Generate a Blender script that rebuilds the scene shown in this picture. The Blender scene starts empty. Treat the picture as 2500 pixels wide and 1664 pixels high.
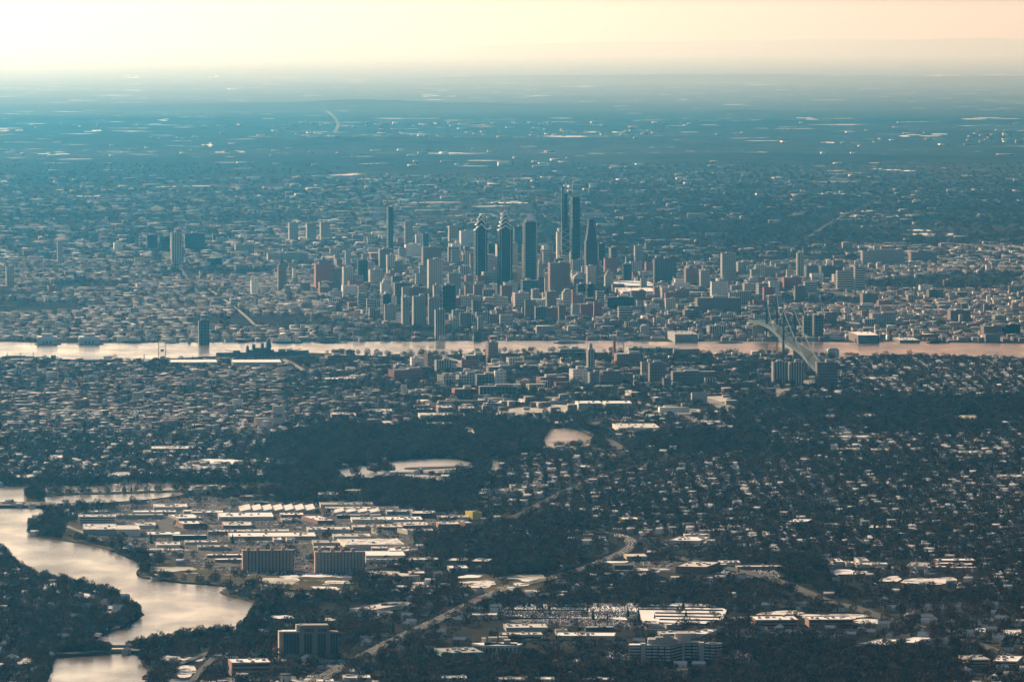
import bpy, bmesh, math, random
import numpy as np
from mathutils import Vector, Matrix
SC = bpy.context.scene
C = SC.collection
R = math.radians
random.seed(7); RNG = np.random.default_rng(11)
# ---------------------------------------------------------------- camera
HAZE = 1.25e-5
H, F, EYE, W0, H0 = 821.0, 16080.0, 60.0, 2500, 1664
PITCH = math.atan((H0/2-EYE)/F)
SP, CP = math.sin(PITCH), math.cos(PITCH)
cam = bpy.data.cameras.new('camera'); cam.lens = F/W0*36; cam.sensor_width = 36
cam.clip_start = 10; cam.clip_end = 600000
camo = bpy.data.objects.new('camera', cam); C.objects.link(camo)
camo.location = (0, 0, H); camo.rotation_euler = (R(90)-PITCH, 0, 0)
SC.camera = camo
# ---------------------------------------------------------------- sky and sun
SUN_AZ, SUN_EL = -30.0, 20.0            # azimuth from the view direction (+Y), negative = left
w = bpy.data.worlds.new('World'); SC.world = w; w.use_nodes = True
nt = w.node_tree; bg = nt.nodes['Background']
sky = nt.nodes.new('ShaderNodeTexSky'); sky.sky_type = 'NISHITA'; sky.sun_disc = False
sky.sun_elevation = R(SUN_EL); sky.sun_rotation = R(SUN_AZ)
sky.altitude = 800; sky.air_density = 1.2; sky.dust_density = 4.5; sky.ozone_density = 1.0
# the sky is whitest round the sun's side and turns dusty pink away from it
stc = nt.nodes.new('ShaderNodeTexCoord'); sx = nt.nodes.new('ShaderNodeSeparateXYZ'); nt.links.new(stc.outputs['Generated'], sx.inputs[0])
smr = nt.nodes.new('ShaderNodeMapRange'); smr.inputs[1].default_value = -1; smr.inputs[2].default_value = 1; nt.links.new(sx.outputs[0], smr.inputs[0])
smx = nt.nodes.new('ShaderNodeValToRGB'); rp = smx.color_ramp; rp.interpolation = 'EASE'
for pos, cl in ((.20, (.8, .8, .8, 1)), (.30, (1.35, 1.32, 1.4, 1)), (.462, (1.38, 1.32, 1.42, 1)), (.535, (.95, .58, .50, 1)), (.72, (.55, .55, .6, 1))):
    e = rp.elements.new(pos); e.color = cl
rp.elements.remove(rp.elements[-1]); rp.elements.remove(rp.elements[0]); nt.links.new(smr.outputs[0], smx.inputs[0])
sml = nt.nodes.new('ShaderNodeMix'); sml.data_type = 'RGBA'; sml.blend_type = 'MULTIPLY'; sml.inputs[0].default_value = 1; nt.links.new(sky.outputs[0], sml.inputs[6]); nt.links.new(smx.outputs[0], sml.inputs[7])
nt.links.new(sml.outputs[2], bg.inputs[0]); bg.inputs[1].default_value = 0.05
sl = bpy.data.lights.new('sun', 'SUN'); sl.energy = 4.9; sl.angle = R(0.5); sl.color = (1.0, 0.78, 0.55)
so = bpy.data.objects.new('sun', sl); C.objects.link(so)
sd = Vector((math.sin(R(SUN_AZ))*math.cos(R(SUN_EL)), math.cos(R(SUN_AZ))*math.cos(R(SUN_EL)), math.sin(R(SUN_EL))))
so.rotation_euler = sd.to_track_quat('Z', 'Y').to_euler(); so.location = sd*5000
SC.view_settings.view_transform = 'Standard'; SC.view_settings.look = 'None'
SC.view_settings.exposure = 0.95; SC.view_settings.gamma = 1.0
SC.cycles.volume_bounces = 1; SC.cycles.max_bounces = 6; SC.cycles.diffuse_bounces = 2
SC.cycles.use_denoising = True
# ---------------------------------------------------------------- measured ground positions
def ray(px, py):
    u, v = (px-W0/2)/F, (H0/2-py)/F
    return Vector((u, CP+SP*v, -SP+CP*v))
def G(px, py, z=0.0):
    d = ray(px, py); t = (z-H)/d.z
    return Vector((d.x*t, d.y*t, z))
def ZAT(y, py):
    v = (H0/2-py)/F
    return H + y*(v*CP-SP)/(CP+v*SP)
def PIX(x, y, z=0.0):
    d = y*CP-(z-H)*SP; u = x/d; v = (y*SP+(z-H)*CP)/d
    return W0/2+F*u, H0/2-F*v
def MPP(y): return y/F
# ---------------------------------------------------------------- materials
MATS = {}
def nodes(m):
    m.use_nodes = True; n = m.node_tree; n.nodes.clear()
    o = n.nodes.new('ShaderNodeOutputMaterial'); b = n.nodes.new('ShaderNodeBsdfPrincipled')
    n.links.new(b.outputs[0], o.inputs[0]); return n, b
def nd(n, t, **kw):
    x = n.nodes.new(t)
    for k, v in kw.items():
        if k.startswith('i_'): x.inputs[int(k[2:])].default_value = v
        else: setattr(x, k, v)
    return x
def mat(name, col, rough=0.85, var=0.18, scale=0.05, metal=0.0, spec=0.06):
    """plain painted / mineral surface with soft uneven weathering"""
    if name in MATS: return MATS[name]
    m = bpy.data.materials.new(name); n, b = nodes(m)
    tc = nd(n, 'ShaderNodeTexCoord'); nz = nd(n, 'ShaderNodeTexNoise'); nz.inputs['Scale'].default_value = scale
    nz.inputs['Detail'].default_value = 4
    n.links.new(tc.outputs['Object'], nz.inputs['Vector'])
    mr = nd(n, 'ShaderNodeMapRange'); mr.inputs[3].default_value = 1-var*1.6; mr.inputs[4].default_value = 1+var*1.6
    n.links.new(nz.outputs['Fac'], mr.inputs[0])
    mx = nd(n, 'ShaderNodeVectorMath', operation='SCALE'); mx.inputs[0].default_value = col[:3]
    n.links.new(mr.outputs[0], mx.inputs['Scale']); n.links.new(mx.outputs[0], b.inputs['Base Color'])
    b.inputs['Roughness'].default_value = rough; b.inputs['Metallic'].default_value = metal
    b.inputs['Specular IOR Level'].default_value = spec
    MATS[name] = m; return m
def facade(name, wall, glass, fx, fz, dutyx, dutyz, rough=0.4):
    """wall with window openings: pitch fx across, fz up, duty = share of glass"""
    if name in MATS: return MATS[name]
    m = bpy.data.materials.new(name); n, b = nodes(m)
    tc = nd(n, 'ShaderNodeTexCoord'); sep = nd(n, 'ShaderNodeSeparateXYZ'); n.links.new(tc.outputs['Object'], sep.inputs[0])
    add = nd(n, 'ShaderNodeMath', operation='ADD'); n.links.new(sep.outputs[0], add.inputs[0]); n.links.new(sep.outputs[1], add.inputs[1])
    def stripe(src, p, duty):
        d = nd(n, 'ShaderNodeMath', operation='DIVIDE'); n.links.new(src, d.inputs[0]); d.inputs[1].default_value = p
        f = nd(n, 'ShaderNodeMath', operation='FRACT'); n.links.new(d.outputs[0], f.inputs[0])
        l = nd(n, 'ShaderNodeMath', operation='LESS_THAN'); n.links.new(f.outputs[0], l.inputs[0]); l.inputs[1].default_value = duty
        return l.outputs[0]
    a = stripe(add.outputs[0], fx, dutyx); c = stripe(sep.outputs[2], fz, dutyz)
    mu = nd(n, 'ShaderNodeMath', operation='MULTIPLY'); n.links.new(a, mu.inputs[0]); n.links.new(c, mu.inputs[1])
    nz = nd(n, 'ShaderNodeTexNoise'); nz.inputs['Scale'].default_value = 0.11; n.links.new(tc.outputs['Object'], nz.inputs['Vector'])
    mr = nd(n, 'ShaderNodeMapRange'); mr.inputs[3].default_value = .7; mr.inputs[4].default_value = 1.3; n.links.new(nz.outputs['Fac'], mr.inputs[0])
    mx = nd(n, 'ShaderNodeMix', data_type='RGBA'); mx.inputs[6].default_value = (*wall, 1); mx.inputs[7].default_value = (*glass, 1)
    n.links.new(mu.outputs[0], mx.inputs[0])
    vs = nd(n, 'ShaderNodeVectorMath', operation='SCALE'); n.links.new(mx.outputs[2], vs.inputs[0]); n.links.new(mr.outputs[0], vs.inputs['Scale'])
    n.links.new(vs.outputs[0], b.inputs['Base Color'])
    rr = nd(n, 'ShaderNodeMapRange'); rr.inputs[3].default_value = .85; rr.inputs[4].default_value = rough; n.links.new(mu.outputs[0], rr.inputs[0])
    n.links.new(rr.outputs[0], b.inputs['Roughness']); b.inputs['Specular IOR Level'].default_value = .12
    MATS[name] = m; return m
def attrmat(name, rough=0.85, var=.25, scale=.02):
    """colour of every building comes from the face attribute 'col'"""
    if name in MATS: return MATS[name]
    m = bpy.data.materials.new(name); n, b = nodes(m)
    at = nd(n, 'ShaderNodeAttribute', attribute_name='col'); tc = nd(n, 'ShaderNodeTexCoord')
    nz = nd(n, 'ShaderNodeTexNoise'); nz.inputs['Scale'].default_value = scale; nz.inputs['Detail'].default_value = 5
    n.links.new(tc.outputs['Object'], nz.inputs['Vector'])
    mr = nd(n, 'ShaderNodeMapRange'); mr.inputs[3].default_value = 1-var*2; mr.inputs[4].default_value = 1+var*2; n.links.new(nz.outputs['Fac'], mr.inputs[0])
    vs = nd(n, 'ShaderNodeVectorMath', operation='SCALE'); n.links.new(at.outputs['Color'], vs.inputs[0]); n.links.new(mr.outputs[0], vs.inputs['Scale'])
    n.links.new(vs.outputs[0], b.inputs['Base Color']); b.inputs['Roughness'].default_value = rough
    b.inputs['Specular IOR Level'].default_value = .04
    MATS[name] = m; return m
# ---------------------------------------------------------------- mesh helpers
def rot2(x, y, a): c, s = math.cos(a), math.sin(a); return x*c-y*s, x*s+y*c
class M:
    def __init__(s): s.v = []; s.f = []
    def box(s, x0, x1, y0, y1, z0, z1, a=0, o=(0, 0), taper=0.0, bottom=False):
        i = len(s.v); cx, cy = (x0+x1)/2, (y0+y1)/2; k = 1-taper
        for z, q in ((z0, 1), (z1, k)):
            for x, y in ((x0, y0), (x1, y0), (x1, y1), (x0, y1)):
                x, y = cx+(x-cx)*q, cy+(y-cy)*q; x, y = rot2(x, y, a); s.v.append((x+o[0], y+o[1], z))
        s.f += [(i, i+1, i+5, i+4), (i+1, i+2, i+6, i+5), (i+2, i+3, i+7, i+6), (i+3, i, i+4, i+7), (i+4, i+5, i+6, i+7)]
        if bottom: s.f.append((i+3, i+2, i+1, i))
        return s
    def gable(s, x0, x1, y0, y1, z0, z1, axis='x', eave=0.0):
        i = len(s.v); x0 -= eave; x1 += eave; y0 -= eave; y1 += eave
        if axis == 'x':
            ym = (y0+y1)/2; s.v += [(x0, y0, z0), (x1, y0, z0), (x1, y1, z0), (x0, y1, z0), (x0, ym, z1), (x1, ym, z1)]
            s.f += [(i, i+1, i+5, i+4), (i+2, i+3, i+4, i+5), (i+1, i+2, i+5), (i+3, i, i+4), (i+3, i+2, i+1, i)]
        else:
            xm = (x0+x1)/2; s.v += [(x0, y0, z0), (x1, y0, z0), (x1, y1, z0), (x0, y1, z0), (xm, y0, z1), (xm, y1, z1)]
            s.f += [(i, i+1, i+4), (i+1, i+2, i+5, i+4), (i+2, i+3, i+5), (i+3, i, i+4, i+5), (i+3, i+2, i+1, i)]
        return s
    def cyl(s, x, y, z0, z1, r0, r1=None, n=12, cap=True):
        r1 = r0 if r1 is None else r1; i = len(s.v)
        for z, r in ((z0, r0), (z1, r1)):
            for k in range(n): t = 2*math.pi*k/n; s.v.append((x+r*math.cos(t), y+r*math.sin(t), z))
        for k in range(n): j = (k+1) % n; s.f.append((i+k, i+j, i+n+j, i+n+k))
        if cap: s.f.append(tuple(i+n+k for k in range(n)))
        return s
    def prism(s, pts, z0, z1):
        i = len(s.v); n = len(pts)
        ar = sum(pts[k][0]*pts[(k+1) % n][1]-pts[(k+1) % n][0]*pts[k][1] for k in range(n))
        if ar < 0: pts = pts[::-1]
        for z in (z0, z1): s.v += [(p[0], p[1], z) for p in pts]
        for k in range(n): j = (k+1) % n; s.f.append((i+k, i+j, i+n+j, i+n+k))
        s.f.append(tuple(i+n+k for k in range(n))); return s
    def bar(s, a, b, r, n=5):
        a, b = Vector(a), Vector(b); d = b-a
        q = d.to_track_quat('Z', 'Y'); i = len(s.v)
        for p in (a, b):
            for k in range(n): t = 2*math.pi*k/n; s.v.append(tuple(p+q @ Vector((r*math.cos(t), r*math.sin(t), 0))))
        for k in range(n): j = (k+1) % n; s.f.append((i+k, i+j, i+n+j, i+n+k))
        s.f += [tuple(i+n+k for k in range(n)), tuple(i+n-1-k for k in range(n))]; return s
    def tri(s, pts): i = len(s.v); s.v += [tuple(p) for p in pts]; s.f.append(tuple(range(i, i+len(pts)))); return s
    def build(s, name, material, parent=None, loc=None, rz=0.0):
        me = bpy.data.meshes.new(name); me.from_pydata(s.v, [], s.f); me.update()
        me.materials.append(material)
        o = bpy.data.objects.new(name, me); C.objects.link(o)
        if parent: o.parent = parent
        if loc is not None: o.location = loc; o.rotation_euler.z = rz
        return o
def tag(o, label=None, cat=None, group=None, kind=None):
    if label: o['label'] = label
    if cat: o['category'] = cat
    if group: o['group'] = group
    if kind: o['kind'] = kind
    return o
def thing(name, label, cat, loc, rz=0.0, group=None):
    o = bpy.data.objects.new(name, None); C.objects.link(o); o.location = loc; o.rotation_euler.z = rz
    o.empty_display_size = 10
    return tag(o, label, cat, group)
def copy_tree(o, parent=None):
    c = o.copy(); C.objects.link(c)
    if parent: c.parent = parent
    for ch in list(o.children): copy_tree(ch, c)
    return c
def quadmesh(name, V, Fq, col, material, kind='stuff', loops=4):
    """big mesh from numpy arrays, one colour per face"""
    me = bpy.data.meshes.new(name)
    nf = len(Fq); me.vertices.add(len(V)); me.vertices.foreach_set('co', V.astype(np.float32).ravel())
    me.loops.add(nf*loops); me.loops.foreach_set('vertex_index', Fq.astype(np.int32).ravel())
    me.polygons.add(nf); me.polygons.foreach_set('loop_start', np.arange(0, nf*loops, loops, dtype=np.int32))
    me.polygons.foreach_set('loop_total', np.full(nf, loops, dtype=np.int32)); me.update(calc_edges=True)
    if col is not None:
        a = me.attributes.new('col', 'FLOAT_COLOR', 'FACE')
        cc = np.ones((nf, 4), np.float32); cc[:, :3] = col; a.data.foreach_set('color', cc.ravel())
    me.materials.append(material); o = bpy.data.objects.new(name, me); C.objects.link(o); o['kind'] = kind
    return o
def boxes_np(cx, cy, sx, sy, h, ang, wall, roof, z0=0.0):
    """flat roofed boxes: 5 quads each"""
    n = len(cx); L = np.array([[-.5, -.5], [.5, -.5], [.5, .5], [-.5, .5]])
    lx = L[None, :, 0]*sx[:, None]; ly = L[None, :, 1]*sy[:, None]
    c, s = np.cos(ang)[:, None], np.sin(ang)[:, None]
    X = cx[:, None]+lx*c-ly*s; Y = cy[:, None]+lx*s+ly*c
    V = np.zeros((n, 8, 3)); V[:, :4, 0] = X; V[:, 4:, 0] = X; V[:, :4, 1] = Y; V[:, 4:, 1] = Y
    V[:, :4, 2] = z0-1; V[:, 4:, 2] = h[:, None]
    FQ = np.array([[0, 1, 5, 4], [1, 2, 6, 5], [2, 3, 7, 6], [3, 0, 4, 7], [4, 5, 6, 7]])
    Fq = (np.arange(n)[:, None, None]*8+FQ[None])
    col = np.zeros((n, 5, 3)); col[:, :4] = wall[:, None]; col[:, 4] = roof
    return V.reshape(-1, 3), Fq.reshape(-1, 4), col.reshape(-1, 3)
def gables_np(cx, cy, sx, sy, h, rh, ang, wall, roof):
    """gabled houses as 4 wall quads, 2 roof quads, 2 gable ends (as quads with a mid point)"""
    n = len(cx); L = np.array([[-.5, -.5], [.5, -.5], [.5, .5], [-.5, .5], [-.5, 0], [.5, 0]])
    lx = L[None, :, 0]*sx[:, None]; ly = L[None, :, 1]*sy[:, None]
    c, s = np.cos(ang)[:, None], np.sin(ang)[:, None]
    X = cx[:, None]+lx*c-ly*s; Y = cy[:, None]+lx*s+ly*c
    V = np.zeros((n, 10, 3))
    V[:, :4, 0] = X[:, :4]; V[:, :4, 1] = Y[:, :4]; V[:, :4, 2] = -1
    V[:, 4:8, 0] = X[:, :4]; V[:, 4:8, 1] = Y[:, :4]; V[:, 4:8, 2] = h[:, None]
    V[:, 8:, 0] = X[:, 4:]; V[:, 8:, 1] = Y[:, 4:]; V[:, 8:, 2] = (h+rh)[:, None]
    FQ = np.array([[0, 1, 5, 4], [1, 2, 9, 5], [2, 3, 7, 6], [3, 0, 8, 7], [0, 4, 8, 0], [2, 6, 9, 2], [4, 5, 9, 8], [6, 7, 8, 9]])
    FQ = np.array([[0, 1, 5, 4], [2, 3, 7, 6], [4, 5, 9, 8], [6, 7, 8, 9], [3, 0, 4, 7], [1, 2, 6, 5]])
    Fq = np.arange(n)[:, None, None]*10+FQ[None]
    col = np.zeros((n, 6, 3)); col[:] = wall[:, None]; col[:, 2] = roof; col[:, 3] = roof
    return V.reshape(-1, 3), Fq.reshape(-1, 4), col.reshape(-1, 3)
def inpoly(px, py, poly):
    px = np.asarray(px); py = np.asarray(py); r = np.zeros(px.shape, bool); n = len(poly)
    for i in range(n):
        x1, y1 = poly[i]; x2, y2 = poly[(i+1) % n]
        c = ((y1 > py) != (y2 > py)); r ^= c & (px < (x2-x1)*(py-y1)/((y2-y1) if y2 != y1 else 1e-9)+x1)
    return r
def GN(px, py):
    u = (np.asarray(px)-W0/2)/F; v = (H0/2-np.asarray(py))/F
    dz = -SP+CP*v; t = -H/dz; return u*t, (CP+SP*v)*t
def PN(x, y, z=0.0):
    d = y*CP-(z-H)*SP; return W0/2+F*x/d, H0/2-F*(y*SP+(z-H)*CP)/d
# ---------------------------------------------------------------- ground, hills, water, snow, roads
def ground_mat(name, woods):
    m = bpy.data.materials.new(name); n, b = nodes(m)
    tc = nd(n, 'ShaderNodeTexCoord'); P = tc.outputs['Object']
    def noise(sc, det, rgh=.55, off=0):
        mp = nd(n, 'ShaderNodeMapping'); mp.inputs['Location'].default_value = (off, off, 0); n.links.new(P, mp.inputs[0])
        x = nd(n, 'ShaderNodeTexNoise'); x.inputs['Scale'].default_value = sc; x.inputs['Detail'].default_value = det
        x.inputs['Roughness'].default_value = rgh; n.links.new(mp.outputs[0], x.inputs['Vector']); return x.outputs['Fac']
    def math_(op, a, c):
        x = nd(n, 'ShaderNodeMath', operation=op)
        for i, q in enumerate((a, c)):
            if isinstance(q, (int, float)): x.inputs[i].default_value = q
            else: n.links.new(q, x.inputs[i])
        return x.outputs[0]
    def ramp(src, lo, hi):
        x = nd(n, 'ShaderNodeMapRange', clamp=True); x.inputs[1].default_value = lo; x.inputs[2].default_value = hi; n.links.new(src, x.inputs[0]); return x.outputs[0]
    def mix(f, a, c):
        x = nd(n, 'ShaderNodeMix', data_type='RGBA'); n.links.new(f, x.inputs[0])
        for i, q in ((6, a), (7, c)):
            if isinstance(q, tuple): x.inputs[i].default_value = (*q, 1)
            else: n.links.new(q, x.inputs[i])
        return x.outputs[2]
    region = noise(.00022, 3); town = ramp(region, .40, .62)           # town or woods, kilometres across
    base = mix(ramp(noise(.004, 6, .6, 900), .35, .65), (.013, .014, .013), (.046, .041, .034))
    fine = noise(.011, 7, .72, 300)
    thr = math_('SUBTRACT', (.76 if woods else .715), math_('MULTIPLY', town, .10))
    d = math_('SUBTRACT', fine, thr); pale = ramp(d, 0, .05)
    big = ramp(noise(.0016, 4, .55, 5000), (.70 if woods else .64), (.73 if woods else .67))       # open snowy fields
    c1 = mix(pale, base, (.42, .38, .34))
    c2 = mix(math_('MULTIPLY', town, .07), c1, (.30, .27, .25))
    mid = math_('SUBTRACT', noise(.0034, 6, .68, 7700), math_('SUBTRACT', (.75 if woods else .715), math_('MULTIPLY', town, .10)))
    c2 = mix(ramp(mid, 0, .02), c2, (.50, .47, .43))
    c3 = mix(big, c2, (.62, .60, .57))
    n.links.new(c3, b.inputs['Base Color']); b.inputs['Roughness'].default_value = 1; b.inputs['Specular IOR Level'].default_value = 0
    MATS[name] = m; return m
GM = ground_mat('ground soil and streets', False); HM = ground_mat('wooded hillside', True)
ys = [-1500, 4000, 8000, 12000, 17000, 25000, 40000, 70000, 110000, 190000]
v, f = [], []
for j, y in enumerate(ys):
    for i in range(13): v.append(((i-6)*13000, y, 0))
for j in range(len(ys)-1):
    for i in range(12): a = j*13+i; f.append((a, a+1, a+14, a+13))
g = M(); g.v, g.f = v, f; go = g.build('ground', GM); tag(go, kind='structure')
def ridge(name, dist, ctrl, halfdepth, seed):
    """a low wooded hill: crest given by measured rows along its length"""
    rr = random.Random(seed); v, f = [], []; n = 160
    x0, x1 = ctrl[0][0], ctrl[-1][0]
    ph = [(rr.uniform(.004, .03), rr.uniform(0, 6.3), rr.uniform(.005, .03)) for _ in range(7)]
    for i in range(n+1):
        px = x0+(x1-x0)*i/n
        for k in range(len(ctrl)-1):
            if ctrl[k][0] <= px <= ctrl[k+1][0]:
                t = (px-ctrl[k][0])/(ctrl[k+1][0]-ctrl[k][0]); t = t*t*(3-2*t); row = ctrl[k][1]*(1-t)+ctrl[k+1][1]*t; break
        z = max(2, ZAT(dist, row)); z *= 1+sum(a*math.sin(px*w_+p) for w_, p, a in ph)
        e = min(1, i/12, (n-i)/12) if name != 'far' else 1
        x = (px-W0/2)/F*dist
        for dy, q in ((-1, -.02), (-.55, .3), (-.2, .8), (0, 1), (.3, .7), (1, -.02)):
            v.append((x, dist+dy*halfdepth, q*z*max(e, .02)))
    for i in range(n):
        for j in range(5): a = i*6+j; f.append((a, a+6, a+7, a+1))
    m = M(); m.v, m.f = v, f; o = m.build('hill', HM); tag(o, kind='structure')
    for p in o.data.polygons: p.use_smooth = True
ridge('far', 184000, [(-900, 122), (500, 121), (1100, 112), (1500, 104), (1900, 97), (2300, 95), (2600, 96), (3400, 100)], 9000, 2)
ridge('far', 98000, [(900, 192), (1300, 184), (1700, 181), (2300, 186), (2700, 187), (3400, 190)], 5000, 3)
ridge('a', 61000, [(1050, 312), (1400, 306), (1650, 285), (1800, 268), (2000, 274), (2500, 280), (3100, 285)], 2600, 4)
ridge('a', 66000, [(-500, 262), (300, 256), (700, 250), (900, 242), (1100, 250), (1500, 262)], 3000, 5)
ridge('a', 44500, [(520, 350), (900, 334), (1500, 338), (2100, 352)], 1500, 6)
ridge('a', 36500, [(780, 418), (930, 408), (1200, 412), (1420, 424), (1500, 428)], 1100, 7)
ridge('a', 40000, [(1350, 388), (1700, 372), (2100, 376), (2700, 386), (3000, 390)], 1500, 8)
WM = bpy.data.materials.new('river water'); n, b = nodes(WM)
tc = nd(n, 'ShaderNodeTexCoord'); mp = nd(n, 'ShaderNodeMapping'); mp.inputs['Scale'].default_value = (1, .35, 1); n.links.new(tc.outputs['Object'], mp.inputs[0])
nz = nd(n, 'ShaderNodeTexNoise'); nz.inputs['Scale'].default_value = .012; nz.inputs['Detail'].default_value = 6; n.links.new(mp.outputs[0], nz.inputs[0])
mr = nd(n, 'ShaderNodeMapRange'); mr.inputs[1].default_value = .3; mr.inputs[2].default_value = .7; mr.inputs[3].default_value = .12; mr.inputs[4].default_value = .34
n.links.new(nz.outputs[0], mr.inputs[0]); n.links.new(mr.outputs[0], b.inputs['Roughness'])
b.inputs['Base Color'].default_value = (.10, .075, .042, 1); b.inputs['Specular IOR Level'].default_value = .24
bp = nd(n, 'ShaderNodeBump'); bp.inputs['Strength'].default_value = .15; bp.inputs['Distance'].default_value = 1.0
nz2 = nd(n, 'ShaderNodeTexNoise'); nz2.inputs['Scale'].default_value = .03; nz2.inputs['Detail'].default_value = 3; n.links.new(mp.outputs[0], nz2.inputs[0])
n.links.new(nz2.outputs[0], bp.inputs['Height']); n.links.new(bp.outputs[0], b.inputs['Normal'])
WC = WM.copy(); WC.name = 'muddy creek water'; WC.node_tree.nodes['Principled BSDF'].inputs['Specular IOR Level'].default_value = .085
def patchy(name, base, snow, sc, lo):
    m = bpy.data.materials.new(name); n, b = nodes(m); tc = nd(n, 'ShaderNodeTexCoord'); a = nd(n, 'ShaderNodeTexNoise'); a.inputs['Scale'].default_value = sc; a.inputs['Detail'].default_value = 6; a.inputs['Roughness'].default_value = .65
    c = nd(n, 'ShaderNodeTexNoise'); c.inputs['Scale'].default_value = sc*.25; c.inputs['Detail'].default_value = 3; n.links.new(tc.outputs['Object'], a.inputs[0]); n.links.new(tc.outputs['Object'], c.inputs[0])
    r1 = nd(n, 'ShaderNodeMapRange'); r1.inputs[1].default_value = lo; r1.inputs[2].default_value = lo+.03; n.links.new(a.outputs[0], r1.inputs[0]); r2 = nd(n, 'ShaderNodeMapRange'); r2.inputs[1].default_value = .3; r2.inputs[2].default_value = .7; n.links.new(c.outputs[0], r2.inputs[0])
    x = nd(n, 'ShaderNodeMix', data_type='RGBA'); x.inputs[6].default_value = (*base[0], 1); x.inputs[7].default_value = (*base[1], 1); n.links.new(r2.outputs[0], x.inputs[0])
    y = nd(n, 'ShaderNodeMix', data_type='RGBA'); y.inputs[7].default_value = (*snow, 1); n.links.new(x.outputs[2], y.inputs[6]); n.links.new(r1.outputs[0], y.inputs[0]); n.links.new(y.outputs[2], b.inputs['Base Color'])
    b.inputs['Roughness'].default_value = 1; b.inputs['Specular IOR Level'].default_value = 0; MATS[name] = m; return m
def smooth(poly, it=1):
    for _ in range(it):
        q = []
        for i in range(len(poly)):
            a, b_ = poly[i], poly[(i+1) % len(poly)]
            q += [(a[0]*.75+b_[0]*.25, a[1]*.75+b_[1]*.25), (a[0]*.25+b_[0]*.75, a[1]*.25+b_[1]*.75)]
        poly = q
    return poly
def sheet(name, poly, material, z, kind='structure', it=1, edge=None):
    pts = [G(x, y, 0) for x, y in smooth(poly, it)]
    m = M(); ar = sum(pts[k].x*pts[(k+1) % len(pts)].y-pts[(k+1) % len(pts)].x*pts[k].y for k in range(len(pts)))
    if ar < 0: pts = pts[::-1]
    if edge: m.prism([(p.x, p.y) for p in pts], z-edge, z)
    else: m.tri([(p.x, p.y, z) for p in pts])
    return tag(m.build(name, material), kind=kind)
DEL = [(-260, 834), (0, 834), (90, 838), (240, 839), (480, 836), (760, 835), (980, 834), (1250, 832), (1500, 832), (1650, 836), (1770, 834), (1950, 834), (2100, 837), (2250, 833), (2350, 838), (2500, 840), (2800, 842),
       (2800, 874), (2500, 872), (2400, 872), (2300, 869), (2220, 866), (2150, 866), (2060, 873), (2000, 870), (1900, 865), (1660, 865), (1540, 861), (1350, 861), (1215, 863), (1080, 866), (990, 871), (900, 869), (830, 864), (730, 861), (700, 868), (530, 869), (400, 877), (190, 878), (60, 874), (-260, 874)]
COOP = [(-220, 1240), (0, 1242), (118, 1242), (95, 1262), (70, 1285), (62, 1302), (110, 1314), (180, 1325), (240, 1334), (290, 1355), (336, 1374), (345, 1385), (331, 1396), (336, 1411), (420, 1424), (520, 1431), (640, 1441), (700, 1447), (775, 1449), (772, 1456), (700, 1474), (640, 1486), (608, 1500), (590, 1512), (600, 1528), (575, 1545), (500, 1556), (430, 1563), (360, 1577), (345, 1585), (235, 1585), (228, 1562), (285, 1540), (326, 1524), (345, 1506), (357, 1501), (316, 1480), (292, 1452), (235, 1441), (150, 1423), (88, 1403), (50, 1387), (38, 1362), (0, 1338), (-220, 1320)]
COOP2 = [(140, 1600), (250, 1598), (340, 1598), (346, 1624), (366, 1645), (348, 1668), (335, 1720), (90, 1720), (118, 1664), (128, 1625)]
UP = [(-220, 1188), (0, 1188), (200, 1187), (290, 1180), (450, 1181), (560, 1184), (700, 1181), (705, 1190), (560, 1194), (462, 1196), (458, 1208), (350, 1221), (240, 1228), (110, 1229), (-220, 1229)]
P1 = [(1322, 1080), (1330, 1060), (1345, 1048), (1390, 1046), (1425, 1056), (1452, 1072), (1440, 1088), (1390, 1093), (1330, 1097)]
P2 = [(822, 1146), (900, 1136), (1000, 1122), (1100, 1119), (1165, 1133), (1150, 1142), (1080, 1150), (980, 1153), (940, 1162), (880, 1172), (830, 1168)]
P3 = [(1193, 1117), (1215, 1124), (1229, 1147), (1196, 1149)]
P4 = [(965, 1158), (1060, 1160), (1100, 1168), (1050, 1176), (1000, 1172)]
WATER = [DEL, COOP, COOP2, UP, P1, P2, P3, P4]
for nm, p, wm_ in (('river', DEL, WM), ('river', COOP, WC), ('river', COOP2, WC), ('river', UP, WC)): sheet(nm, p, wm_, 1.0)
LM = mat('winter grass bank', (.10, .085, .06), .95, .4, .03, spec=0)
IM = bpy.data.materials.new('frozen marsh water'); n, b = nodes(IM)
tc = nd(n, 'ShaderNodeTexCoord'); nz = nd(n, 'ShaderNodeTexNoise'); nz.inputs['Scale'].default_value = .006; nz.inputs['Detail'].default_value = 5; n.links.new(tc.outputs['Object'], nz.inputs[0])
cr = nd(n, 'ShaderNodeValToRGB'); cr.color_ramp.elements[0].color = (.07, .075, .07, 1); cr.color_ramp.elements[1].color = (.26, .245, .21, 1); cr.color_ramp.elements[0].position = .38; cr.color_ramp.elements[1].position = .62
n.links.new(nz.outputs[0], cr.inputs[0]); n.links.new(cr.outputs[0], b.inputs['Base Color']); b.inputs['Roughness'].default_value = .3
sheet('pond', P1, WC, 1.0, it=0); sheet('pond', P2, IM, 1.0, it=0); sheet('pond', P3, WC, 1.0, it=0); sheet('pond', P4, IM, 1.0, it=0)
sheet('marsh_island', [(985, 1143), (1060, 1141), (1140, 1138), (1130, 1142), (1050, 1146), (990, 1147)], LM, 2.1, edge=1.5)
SPIT = [(533, 1446), (555, 1443), (610, 1449), (660, 1452), (688, 1453), (690, 1461), (668, 1474), (645, 1482), (614, 1485), (625, 1474), (590, 1463), (548, 1454)]
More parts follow.
